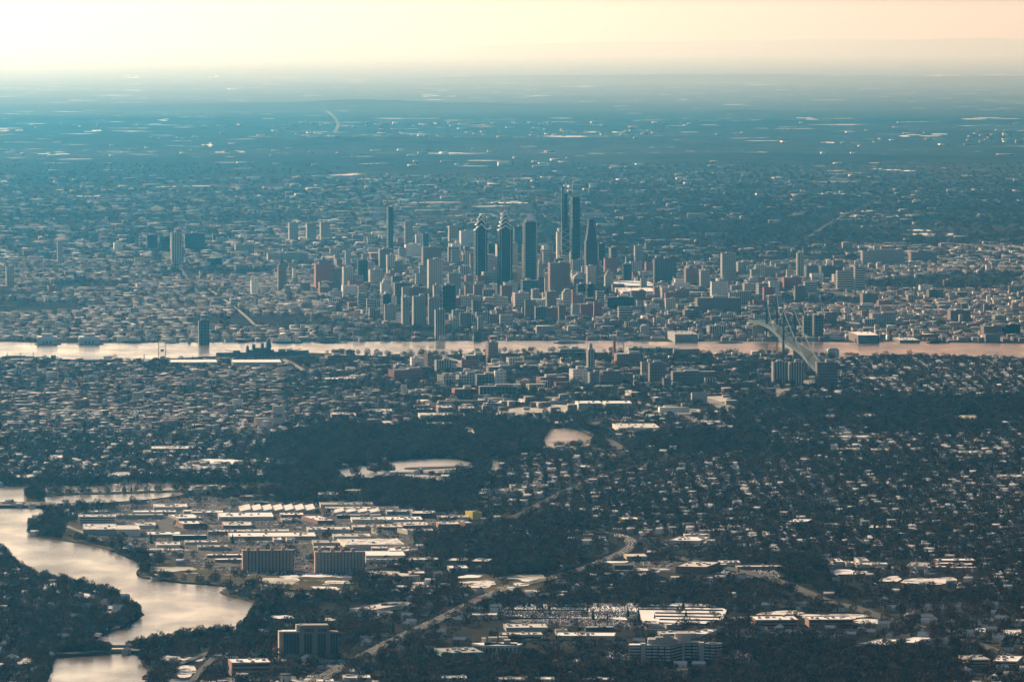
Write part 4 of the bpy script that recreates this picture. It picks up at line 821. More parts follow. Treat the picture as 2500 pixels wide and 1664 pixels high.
# smoke stacks / masts
for x, yt, yb, r_, lab in ((352, 862, 896, 1.2, 'thin dark mast in the left port'), (1573, 855, 884, 2, 'white pole tower above the pale slab'), (1522, 822, 862, 1.0, 'faint lattice mast on the near bank')):
    p = G(x, yb); z = ZAT(p.y, yt); t = thing('mast', lab, 'mast', (p.x, p.y, 0)); M().cyl(0, 0, -1, z, r_, r_*.5, 6).build('pole', PH, t); M().box(-r_*2, r_*2, -r_*2, r_*2, z*.7, z*.73).build('crossarm', PH, t)
# ---------------------------------------------------------------- the two apartment slabs and the tower in the foreground
BALC = MATS['balcony rail'] = mat('balcony rail', (.42, .38, .33))
def slab_block(x0, x1, yt, yb, lab, seg):
    p = G((x0+x1)/2, yb); y = p.y; mp_ = MPP(y); z = ZAT(y, yt); wd = (x1-x0)*mp_; t = thing('apartment_block', lab, 'building', (p.x, y, 0), R(6)); FOOT.append((p.x-20, y+10, 24)); FOOT.append((p.x+20, y+10, 24)); FOOT.append((p.x, y+10, 24))
    wm = facade('tan slab wall', (.34, .29, .24), (.10, .10, .10), 3.4, 3.0, .35, .5); nfl = int(z/3.05)
    M().box(-wd/2+3, wd/2, 0, 18, -1, z).build('wall', wm, t); M().box(-wd/2, -wd/2+3, -.6, 18.6, -1, z+1.5).build('end_wall', mat('pink brick end', (.46, .27, .20)), t)
    edge_trim(wd, 18, z).build('parapet', MATS['tan wall'], t); M().box(-wd/2+1, wd/2-1, 1, 17, z-.2, z+.6).build('roof', RF['pale'], t)
    for a in seg: M().box(a*wd-2.5, a*wd+2.5, 4, 12, z, z+5.5).build('lift_house', MATS['pink brick end'], t)
    n = 14
    for k in range(n):                      # balcony stacks, one part each
        a = -wd/2+4+(k+.5)*(wd-5)/n; m = M(); q = (wd-5)/n*.28
        for j in range(1, nfl): m.box(a-q, a+q, -1.5, 0, j*3.05, j*3.05+1.1, bottom=True)
        m.build('balcony_stack', BALC, t)
        m = M(); q2 = (wd-5)/n*.16; c_ = a+(wd-5)/n*.5
        for j in range(nfl): m.box(c_-q2, c_+q2, -.12, 0, j*3.05+.9, j*3.05+2.5)
        m.build('window_stack', GLASS, t)
    return t
slab_block(592, 718, 1344, 1394, 'left one of the two wide tan apartment slabs by the river park', (-.2, .08, .3, -.38))
slab_block(769, 892, 1348, 1399, 'right one of the two wide tan apartment slabs by the river park', (-.15, .05, .26, -.4))
def foreground_tower():
    yb = 1606; p = G(754, yb); y = p.y; mp_ = MPP(y); z = ZAT(y, 1540); W = (827-681)*mp_
    t = thing('office_tower', 'brown concrete tower with tall dark glass bays in the lower foreground', 'building', (p.x, y, 0), R(6)); FOOT.extend([(p.x+k*18, y+10, 18) for k in (-2, -1, 0, 1, 2)])
    cm = mat('brown concrete', (.24, .20, .165), .85, .1, .1); x = lambda q: (q-754)*mp_
    M().box(x(681), x(690), -1.5, 22, -1, z).build('side_wall', mat('pale concrete', (.42, .35, .27)), t)
    M().box(x(690), x(732), 1, 22, -1, z-1).build('left_wing', cm, t); M().box(x(690), x(732), 1.5, 22, z-1, z+.2).build('roof', RF['snow'], t)
    M().box(x(732), x(804), -1, 24, -1, z+7).build('central_block', cm, t); M().box(x(724), x(740), 6, 20, z+.2, z+8).build('stair_head', MATS['pale concrete'], t)
    M().box(x(804), x(827), 2, 22, -1, z-1).build('right_wing', cm, t)
    for a, b_, yy in ((693, 730, 1), (742, 762, -1), (775, 796, -1), (808, 826, 2)):
        M().box(x(a), x(b_), yy-.4, yy, 6, z-3).build('glass_bay', MATS['window glass'], t)
        n = max(3, int((b_-a)/6))
        for k in range(n+1): q = x(a)+(x(b_)-x(a))*k/n; M().box(q-.3, q+.3, yy-.9, yy-.4, 5, z-2.5).build('fin', cm, t)
    for a in (742, 775):
        for k in range(4): M().box(x(a)+1+k*3, x(a)+3+k*3, -1.5, -1, z-.5, z+3.5).build('top_window', GLASS, t)
    M().box(x(741), x(790), -7, -1, -1, 4.5).build('entrance_canopy', MATS['pale concrete'], t)
    M().box(x(732)+1, x(804)-1, 0, 23, z+7, z+8).build('roof', RF['grey'], t)
foreground_tower()
def wing_office():
    yb = 1617; p = G(1650, yb); y = p.y; mp_ = MPP(y); z = ZAT(y, 1576); X = lambda q: (q-1650)*mp_
    t = thing('office_complex', 'long angled grey office with bands of windows in the right foreground', 'building', (p.x, y, 0), 0); FOOT.extend([(p.x+k*20, y+12, 22) for k in range(-4, 5)])
    cw = MATS['dark band wall'] = mat('dark band wall', (.055, .045, .045)); wh = mat('pale grey panel', (.40, .37, .33))
    segs = [(1536, 1564, 0, 0), (1576, 1638, 0, -6), (1638, 1666, -6, 34), (1674, 1708, 38, 36), (1720, 1748, 20, 12), (1748, 1765, 12, 26)]
    nf = 5
    for k, (a, b_, ya, yb_) in enumerate(segs):
        A = Vector((X(a), ya, 0)); B = Vector((X(b_), yb_, 0)); dd = B-A; an = math.atan2(dd.y, dd.x); ln = dd.length; o = (A.x, A.y)
        M().box(0, ln, 0, 20, -1, z, a=an, o=o).build('wing_wall', cw, t)
        M().box(-.3, ln+.3, -.4, 20.4, z, z+1.2, a=an, o=o).build('cornice', wh, t); M().box(.6, ln-.6, .6, 19, z+1.2, z+1.5, a=an, o=o).build('roof', RF['snow'], t)
        for j in range(nf):
            zz = 2+j*(z-2)/nf; nn = max(1, int(ln/8))
            m = M()
            for q in range(nn): m.box(q*ln/nn+.8, (q+1)*ln/nn-.8, -.35, 0, zz+1.2, zz+3.0, a=an, o=o, bottom=True)
            m.build('window_row', mat('pane with painted reflection', (.50, .50, .46), .6, .1, .1), t)  # pale matte colour paints a reflection into the panes
    for a, b_, yy in ((1564, 1576, -1), (1666, 1674, 30), (1708, 1720, 14)): M().box(X(a), X(b_), yy, yy+16, -1, z+3).build('stair_tower', wh, t)
    for a, b_, y0, y1, h in ((1582, 1655, 8, 40, 6), (1600, 1645, 4, 22, 9), (1618, 1636, 10, 20, 13), (1650, 1690, 46, 70, 10)): M().box(X(a), X(b_), y0, y1, z+1.2, z+1.2+h).build('penthouse', wh, t); M().box(X(a)+1, X(b_)-1, y0+1, y1-1, z+1.2+h, z+1.7+h).build('roof', RF['grey'], t)
wing_office()
def school():
    yb = 1597; p = G(1215, yb); y = p.y; mp_ = MPP(y); z = ZAT(y, 1576); X = lambda q: (q-1215)*mp_
    t = thing('school', 'angled white school with ribs of dark windows and rooftop huts', 'building', (p.x, y, 0), 0); FOOT.extend([(p.x+k*20, y+25, 24) for k in range(-2, 3)])
    wl = mat('cream school wall', (.56, .50, .42))
    for a, b_, ya, yb_, dp in ((1152, 1183, 30, 0, 34), (1183, 1262, 0, 0, 40), (1262, 1276, 0, 24, 24)):
        A = Vector((X(a), ya, 0)); B = Vector((X(b_), yb_, 0)); dd = B-A; an = math.atan2(dd.y, dd.x); ln = dd.length; o = (A.x, A.y)
        M().box(0, ln, 0, dp, -1, z, a=an, o=o).build('wall', wl, t); M().box(-.5, ln+.5, -.5, dp+.5, z, z+1, a=an, o=o).build('roof', RF['snow'], t)
        n = max(3, int(ln/5))
        for k in range(n): M().box((k+.25)*ln/n, (k+.75)*ln/n, -.3, 0, 1.5, z-2, a=an, o=o).build('window', GLASS, t)
    for a, b_, y0 in ((1175, 1186, 45), (1192, 1214, 55), (1218, 1240, 60), (1230, 1246, 20)): M().box(X(a), X(b_), y0, y0+14, z+1, z+6).build('rooftop_hut', MATS['pale grey panel'], t)
school()
t, wd, d, z = low(2362, 2418, 1600, 1611, 1630, 'left half of the striped white office at the bottom right corner', name='office_block', cat='building', wall='tan', rot=8, win=3)
t, wd, d, z = low(2424, 2484, 1601, 1615, 1632, 'right half of the striped white office at the bottom right corner', name='office_block', cat='building', wall='tan', rot=-10, win=3)
# ---------------------------------------------------------------- suspension bridge
def bridge():
    st = mat('blue grey bridge steel', (.07, .12, .14), .8, .1, .2, spec=.03); dk = mat('bridge roadway', (.05, .055, .055), .95, .1, .05, spec=.03); gr = mat('granite pier', (.26, .24, .22))
    ft = G(1884, 832); ntw = G(1926, 874); zt = 42.0
    t = thing('suspension_bridge', 'long blue grey suspension bridge crossing the river on the right', 'bridge', (ntw.x, ntw.y, 0)); O = ntw
    u = (ft-ntw).normalized(); nn = Vector((-u.y, u.x, 0)); half = 13.5
    def at(px, py, z): q = G(px, py, z); return q
    line = [at(2008, 904, 22), at(1990, 886, 30), at(1966, 856, 38), ntw+Vector((0, 0, zt)), (ft+ntw)/2+Vector((0, 0, zt+4)), ft+Vector((0, 0, zt)), at(1868, 787.5, 41), at(1852, 784, 34), at(1840, 781, 26)]
    for _ in range(2):
        q = [line[0]]
        for i in range(len(line)-1): q += [line[i].lerp(line[i+1], .25), line[i].lerp(line[i+1], .75)]
        line = q+[line[-1]]
    v, f = [], []
    for i, pnt in enumerate(line):
        a, c = line[max(0, i-1)], line[min(len(line)-1, i+1)]; d = (c-a); d.z = 0; d.normalize(); n_ = Vector((-d.y, d.x, 0))*half
        for s_, dz in ((-1, 0), (1, 0), (1, -5), (-1, -5)): q = pnt+n_*s_-O; v.append((q.x, q.y, pnt.z+dz))
    m = M(); m.v = v
    for i in range(len(line)-1):
        for a, b_ in ((0, 1), (1, 2), (2, 3), (3, 0)): m.f.append((4*i+a, 4*i+b_, 4*i+4+b_, 4*i+4+a))
    m.build('deck', dk, t)
    for s_ in (-1, 1):
        m = M()
        for i in range(0, len(line)-1):
            a, c = line[i], line[i+1]; d = (c-a); d.z = 0; d.normalize(); n_ = Vector((-d.y, d.x, 0))*(half+.8)*s_
            m.bar(a+n_-O+Vector((0, 0, 1.5)), c+n_-O+Vector((0, 0, 1.5)), .8, 4); m.bar(a+n_-O+Vector((0, 0, -5)), c+n_-O+Vector((0, 0, -5)), .9, 4)
            m.bar(a+n_-O+Vector((0, 0, -5)), c+n_-O+Vector((0, 0, 1.5)), .5, 4)
        m.build('side_truss', st, t)
    ztop = 117
    for base in (ntw, ft):
        tw = M()
        for s_ in (-1, 1):
            q = base-O+nn*s_*13.5; tw.box(q.x-3, q.x+3, q.y-3, q.y+3, 6, ztop, taper=.2)
        tw.build('bridge_tower', st, t)
        br = M()
        for z0, z1 in ((48, 68), (68, 90), (90, 113)):
            a, c = base-O-nn*13.5, base-O+nn*13.5
            br.bar(a+Vector((0, 0, z0)), c+Vector((0, 0, z1)), .8, 4); br.bar(c+Vector((0, 0, z0)), a+Vector((0, 0, z1)), .8, 4); br.bar(a+Vector((0, 0, z1)), c+Vector((0, 0, z1)), 1.0, 4)
        br.build('cross_bracing', st, t)
        q = base-O; M().box(-24, 24, -9, 9, -2, 7, a=math.atan2(nn.y, nn.x), o=(q.x, q.y)).build('pier', gr, t)
    anch_n = at(1990, 892, 26); anch_f = at(1850, 786, 30)
    for s_ in (-1, 1):
        def pth(a, c, sag, n=22):
            return [a.lerp(c, k/n)-Vector((0, 0, 4*sag*(k/n)*(1-k/n))) for k in range(n+1)]
        o_ = nn*13.5*s_-O
        A, B = ntw+o_+Vector((0, 0, ztop)), ft+o_+Vector((0, 0, ztop))
        for pts in (pth(A, B, 66), pth(A, anch_n+o_, 8), pth(B, anch_f+o_, 8)):
            m = M(); hg = M()
            for i in range(len(pts)-1): m.bar(pts[i], pts[i+1], 1.0, 4)
            for i in range(1, len(pts)-1):
                if pts[i].z > zt+3: hg.bar(pts[i], Vector((pts[i].x, pts[i].y, zt)), .22, 3)
            m.build('main_cable', mat('pale cable steel', (.07, .11, .12)), t)
            if hg.v: hg.build('hangers', st, t)
    for px, py, zz in ((1852, 822, 34), (1952, 884, 40), (1975, 906, 34), (1990, 915, 28)):
        q = G(px, py)-O; M().box(-16, 16, -4, 4, -1, zz-5, a=math.atan2(nn.y, nn.x), o=(q.x, q.y)).build('approach_pier', gr, t)
bridge()
# ---------------------------------------------------------------- battleship, other ships, crane
def hull(Ln, B, z0, z1, sheer=2.0, n=24):
    m = M(); v = []
    for i in range(n+1):
        s_ = i/n; x = (s_-.5)*Ln; w_ = B/2*min(1, (math.sin(min(1, s_*2.4)*math.pi/2))**.6, max(.02, ((1-s_)*2.2)**.75 if s_ > .5 else 1)); zt = z1+sheer*max(0, s_-.45)**1.5*4
        v += [(x, -w_, zt), (x, -w_*.85, z0), (x, w_*.85, z0), (x, w_, zt)]
    m.v = v
    for i in range(n):
        for a, b_ in ((1, 0), (2, 1), (3, 2), (0, 3)): m.f.append((4*i+a, 4*i+b_, 4*i+4+b_, 4*i+4+a))
    m.f += [(0, 1, 2, 3), (4*n+3, 4*n+2, 4*n+1, 4*n)]
    return m
def battleship():
    gy = mat('warship grey', (.13, .145, .15), .6, .15, .05); dkm = mat('teak deck grey', (.2, .18, .15))
    p = G(640, 868); Ln = 255*MPP(p.y)/MPP(p.y)*1.0
    a = R(14); t = thing('battleship', 'grey battleship with tall mast and gun turrets moored by the near bank', 'warship', (p.x, p.y+18, 0), a)
    hull(235, 33, -1, 8, 2.4).build('hull', gy, t)
    M().box(-34, 28, -9, 9, 8, 14).box(-26, 20, -7, 7, 14, 19).build('superstructure', gy, t)
    M().box(8, 22, -6, 6, 19, 33, taper=.25).box(11, 19, -4, 4, 33, 41, taper=.2).build('fire_control_tower', gy, t)
    M().cyl(13, 0, 41, 60, .7, .3, 6).box(9, 17, -2.4, 2.4, 47, 48.2).box(10, 16, -.6, .6, 52, 53).build('mast', gy, t)
    for x, h in ((0, 31), (-22, 28)): M().cyl(x, 0, 19, h, 4.6, 3.8, 12).build('funnel', gy, t)
    M().box(-42, -34, -4, 4, 8, 24, taper=.3).cyl(-38, 0, 24, 34, .5, .3, 5).build('aft_director', gy, t)
    for x, s_, zz in ((48, 1, 11), (70, 1, 9), (-66, -1, 9)):
        M().box(x-9, x+9, -7, 7, zz-1, zz+4.2, taper=.16).build('gun_turret', gy, t)
        for k in (-1, 0, 1): M().bar((x+s_*8, k*3, zz+2), (x+s_*28, k*3, zz+5.5), .75, 6).build('gun_barrel', gy, t)
    for x in (-28, -12, 4, 24):
        for s_ in (-1, 1): M().box(x-3, x+3, s_*12-2.4, s_*12+2.4, 8, 12, taper=.3).build('side_turret', gy, t)
    M().cyl(-110, 0, 8, 20, .4, .2, 5).build('flag_staff', gy, t)
battleship()
def ship(px, py, Ln, B, lab, hcol, dcol, rot=3, high=8, ttl='ship', masts=0, name='moored_ship'):
    p = G(px, py); t = thing(name, lab, ttl, (p.x, p.y, 0), R(rot)); hull(Ln, B, -1, high*.45, .6).build('hull', hcol, t)
    M().box(-Ln*.38, Ln*.28, -B*.36, B*.36, high*.45, high).build('superstructure', dcol, t)
    M().box(-Ln*.25, Ln*.1, -B*.25, B*.25, high, high*1.35).build('upper_deck', dcol, t)
    for k in range(masts): x = (k+.5)/masts*Ln*.8-Ln*.4; M().cyl(x, 0, high, high*3.6, .7, .4, 6).box(x-3, x+3, -.3, .3, high*2.4, high*2.6).build('mast', MATS['grey wall'], t)
wt, dk_, gw = RF['snow'], RF['dark'], MATS['grey wall']
ship(695, 838, 62, 14, 'white excursion ship with long rounded decks moored on the far bank', dk_, wt, high=11)
ship(728, 838, 22, 9, 'small dark boat with pale cabin right of the white excursion ship', dk_, wt, high=8)
ship(328, 837, 66, 12, 'pale ferry moored right of the twin pier terminals', dk_, RF['pale'], high=10)
ship(420, 838, 38, 10, 'small pale boat moored left of the pier tower', dk_, RF['pale'], high=6)
ship(590, 837, 28, 12, 'dark barge by the far quay right of the pier tower', dk_, dk_, high=6, name='moored_barge')
ship(810, 838, 80, 12, 'long dark barge on the far bank below the slab towers', dk_, dk_, high=5, name='moored_barge')
ship(1390, 838, 80, 14, 'dark sailing vessel with pale decks on the far bank', dk_, RF['pale'], high=7, masts=3)
ship(1780, 838, 70, 12, 'low dark barge on the far bank left of the bridge', dk_, gw, high=5, name='moored_barge')
ship(2290, 838, 60, 14, 'dark freighter moored at the far right bank', dk_, dk_, high=7)
ship(50, 873, 120, 14, 'long low bulk ship with three deck cranes at the far left', dk_, gw, high=4, masts=3, name='cargo_ship')
def crane():
    p = G(396, 882); y = p.y; z = ZAT(y, 834); cm = mat('pale crane steel', (.42, .40, .34), .6); t = thing('gantry_crane', 'tall pale gantry crane frame rising over the water by the port', 'crane', (p.x, y, 0), R(4))
    for x in (-8.5, 8.5):
        for yy in (0, 12): M().bar((x, yy, 0), (x, yy, z), .7, 4).build('leg', cm, t)
    M().box(-9, 9, -1, 13, z-2, z).build('top_girder', cm, t); M().box(-4, 4, 2, 10, z*.5, z*.62, bottom=True).build('cabin', mat('rust orange paint', (.45, .20, .12)), t)
    for zz in (.3, .75): M().bar((-8.5, 0, z*zz), (8.5, 0, z*zz), .5, 4).build('tie_beam', cm, t)
    M().box(-12, 12, -2, 14, 0, 3).build('bogie', dk_, t)
crane()
p = G(1100, 845)
# small road bridge over the lower river
p = G(289, 1589); t = thing('road_bridge', 'small flat road bridge closing the gap in the stone causeway', 'bridge', (p.x, p.y, 0))
M().box(-12, 12, -5, 5, 5, 7.2, bottom=True).build('deck', CM, t)
for s_ in (-1, 1): M().box(-12, 12, s_*5-.3, s_*5+.3, 7.2, 8.3).build('railing', PH, t); M().box(s_*11-1.5, s_*11+1.5, -5, 5, -1, 5).build('abutment', MATS['stone causeway'], t)
# ---------------------------------------------------------------- downtown infill, each building a thing with its own label
LAND = [('the slim blue tower', 952, 640), ('the gabled brick block', 790, 690), ('the pointed dark tower', 687, 690), ('the three river slab towers', 1020, 780), ('the cream gridded tower', 1060, 720), ('the dark glass grid tower', 1093, 750),
        ('the shorter crowned tower', 1173, 690), ('the taller crowned tower', 1232, 695), ('the pyramid topped tower', 1293, 700), ('the zigzag braced tower', 1381, 660), ('the stepped purple tower', 1443, 680), ('the twin dark glass blocks', 1428, 735),
        ('the long white exhibition hall', 1557, 705), ('the dark gridded slab', 1623, 685), ('the brown slab tower', 1778, 690), ('the slim cream tower', 1954, 675), ('the white banded tower', 2098, 705), ('the suspension bridge', 1900, 800),
        ('the pier tower', 496, 830), ('the tall ribbed tower', 428, 640), ('the far left slab tower', 22, 700), ('the twin pier terminals', 165, 830), ('the very long slab block', 2155, 645), ('the far right dark blocks', 2440, 810),
        ('the near bank brick tower', 1200, 880), ('the lantern stone tower', 1442, 910), ('the hospital block', 1150, 940), ('the brown double slab tower', 1923, 935), ('the port warehouses', 550, 895), ('the white office pair', 1478, 1000), ('the dark woods', 1000, 1080)]
USED = {}
def autolabel(col, size, kind, px, py):
    c = sorted(LAND, key=lambda l: (l[1]-px)**2+(2.5*(l[2]-py))**2)
    def rel(l):
        dx, dy = px-l[1], py-l[2]
        if abs(dx) > 2.2*abs(dy): return ('right of ' if dx > 0 else 'left of ')+l[0]
        return ('before ' if dy > 0 else 'behind ')+l[0]
    for form in ('{s} {c} {k} {a}', '{s} {c} {k} {a}, {b}', '{c} {k} {a}, {b}'):
        for k in range(1, 8):
            s_ = form.format(s=size, c=col, k=kind, a=rel(c[0]), b=rel(c[k]))
            if s_ not in USED and len(s_.split()) <= 16: USED[s_] = 1; return s_
    return f'{col} {kind} {rel(c[0])}'
rr = random.Random(42)
POLY = [([(820, 650), (1000, 600), (1200, 615), (1460, 620), (1700, 660), (2000, 680), (2000, 745), (1500, 800), (1200, 800), (1120, 800), (900, 790), (770, 720)], 235, (14, 48)), ([(640, 600), (1000, 590), (1120, 592), (1130, 625), (640, 640)], 22, (10, 30)),
        ([(200, 600), (640, 590), (640, 640), (300, 650)], 12, (8, 26)), ([(1440, 610), (2080, 630), (2080, 700), (1500, 650)], 30, (10, 34)), ([(1980, 740), (2490, 750), (2490, 812), (2000, 806)], 26, (8, 24)), ([(1080, 740), (1980, 745), (1850, 806), (1100, 812)], 44, (8, 22)),
        ([(870, 886), (1500, 886), (1740, 900), (1740, 950), (1000, 972), (900, 950)], 44, (7, 20)), ([(700, 940), (1240, 985), (1130, 1030), (760, 1020)], 14, (5, 12)), ([(0, 620), (640, 640), (640, 760), (0, 760)], 24, (9, 26)), ([(2000, 690), (2500, 700), (2500, 760), (2000, 760)], 14, (10, 26))]
STC = [('stone', 'pale stone'), ('brick', 'brown brick'), ('grid', 'light gridded'), ('slab', 'grey'), ('red', 'red brick'), ('gridd', 'dark gridded'), ('white', 'white'), ('brown', 'dark brown'), ('vert', 'ribbed grey'), ('band', 'banded')]
for poly, cnt, (h0, h1) in POLY:
    xs = [p[0] for p in poly]; ys_ = [p[1] for p in poly]; k = 0; tr = 0
    while k < cnt and tr < cnt*30:
        tr += 1; px, py = rr.uniform(min(xs), max(xs)), rr.uniform(min(ys_), max(ys_))
        if not inpoly(px, py, poly): continue
        p = G(px, py); wd = rr.uniform(18, 44); d = rr.uniform(18, 36)
        if taken(p.x, p.y, max(wd, d)/2): continue
        h = h0+(h1-h0)*rr.random()**1.6
        if 900 < px < 1500 and 640 < py < 790: h *= 1.35
        sty, cn = rr.choice(STC); sz = 'tall narrow' if h > 30 and wd < 28 else 'tall' if h > 30 else 'low wide' if h < 15 and wd > 30 else 'low' if h < 15 else 'broad' if wd > 32 else 'middle sized'
        rf = rr.choice(['snow', 'snow', 'pale', 'grey', 'dark']); rot = rr.choice([5, 8, 10]) if py < 840 else rr.choice([4, 14, 22])
        t = thing(dict(stone='stone_building', brick='brick_building', grid='office_block', slab='apartment_block', red='brick_building', gridd='office_block', white='office_block', brown='stone_building', vert='apartment_block', band='parking_garage')[sty], autolabel(cn, sz, 'building', px, py), 'building', (p.x, p.y, 0), R(rot), 'smaller blocks between the towers'); FOOT.append((p.x, p.y+d/2, max(wd, d)/2+3)); k += 1
        M().box(-wd/2, wd/2, 0, d, -1, h).build('wall', WALLS[sty], t); edge_trim(wd, d, h).build('parapet', WALLS[sty], t)
        M().box(-wd/2+.6, wd/2-.6, .6, d-.6, h-.3, h+.5).build('roof', RF[rf], t)
        if rr.random() < .6: a = rr.uniform(-.2, .1)*wd; M().box(a, a+wd*.3, d*.3, d*.7, h+.5, h+rr.uniform(3, 5.5)).build('plant_room', PH, t)
# ---------------------------------------------------------------- masks for scattering
def px_water(px, py):
    r = np.zeros(px.shape, bool)
    for p in WATER: r |= inpoly(px, py, smooth(p, 1))
    for p in (SPIT, ISL): r |= inpoly(px, py, p)
    return r
FT = np.array(FOOT); order = np.argsort(FT[:, 1]); FT = FT[order]
CELL = 120; GRD = {}
for a, b_, c in FT:
    for i in range(int((a-c)//CELL), int((a+c)//CELL)+1):
        for j in range(int((b_-c)//CELL), int((b_+c)//CELL)+1): GRD.setdefault((i, j), []).append((a, b_, c))
def free(x, y, r=3):
    ok = np.ones(len(x), bool); ci = (x//CELL).astype(int); cj = (y//CELL).astype(int)
    for k in range(len(x)):
        for a, b_, c in GRD.get((ci[k], cj[k]), ()):
            if (x[k]-a)**2+(y[k]-b_)**2 < (c+r)**2: ok[k] = False; break
    return ok
def offroad(x, y, m=8):
    ok = np.ones(len(x), bool)
    for P, wd in RLINES:
        A = np.array([(p.x, p.y) for p in P])
        lo, hi = A.min(0)-wd-m, A.max(0)+wd+m; idx = np.where((x > lo[0]) & (x < hi[0]) & (y > lo[1]) & (y < hi[1]))[0]
        if len(idx) == 0: continue
        X, Y = x[idx], y[idx]; dm = np.full(len(idx), 1e9)
        for i in range(len(A)-1):
            a, c = A[i], A[i+1]; d = c-a; L2 = max(1e-6, d@d); t = np.clip(((X-a[0])*d[0]+(Y-a[1])*d[1])/L2, 0, 1)
            dm = np.minimum(dm, np.hypot(X-a[0]-t*d[0], Y-a[1]-t*d[1]))
        ok[idx[dm < wd/2+m]] = False
    return ok
CEM = [(1225, 1484), (1300, 1476), (1560, 1474), (1780, 1478), (1760, 1526), (1610, 1522), (1440, 1510), (1222, 1510)]
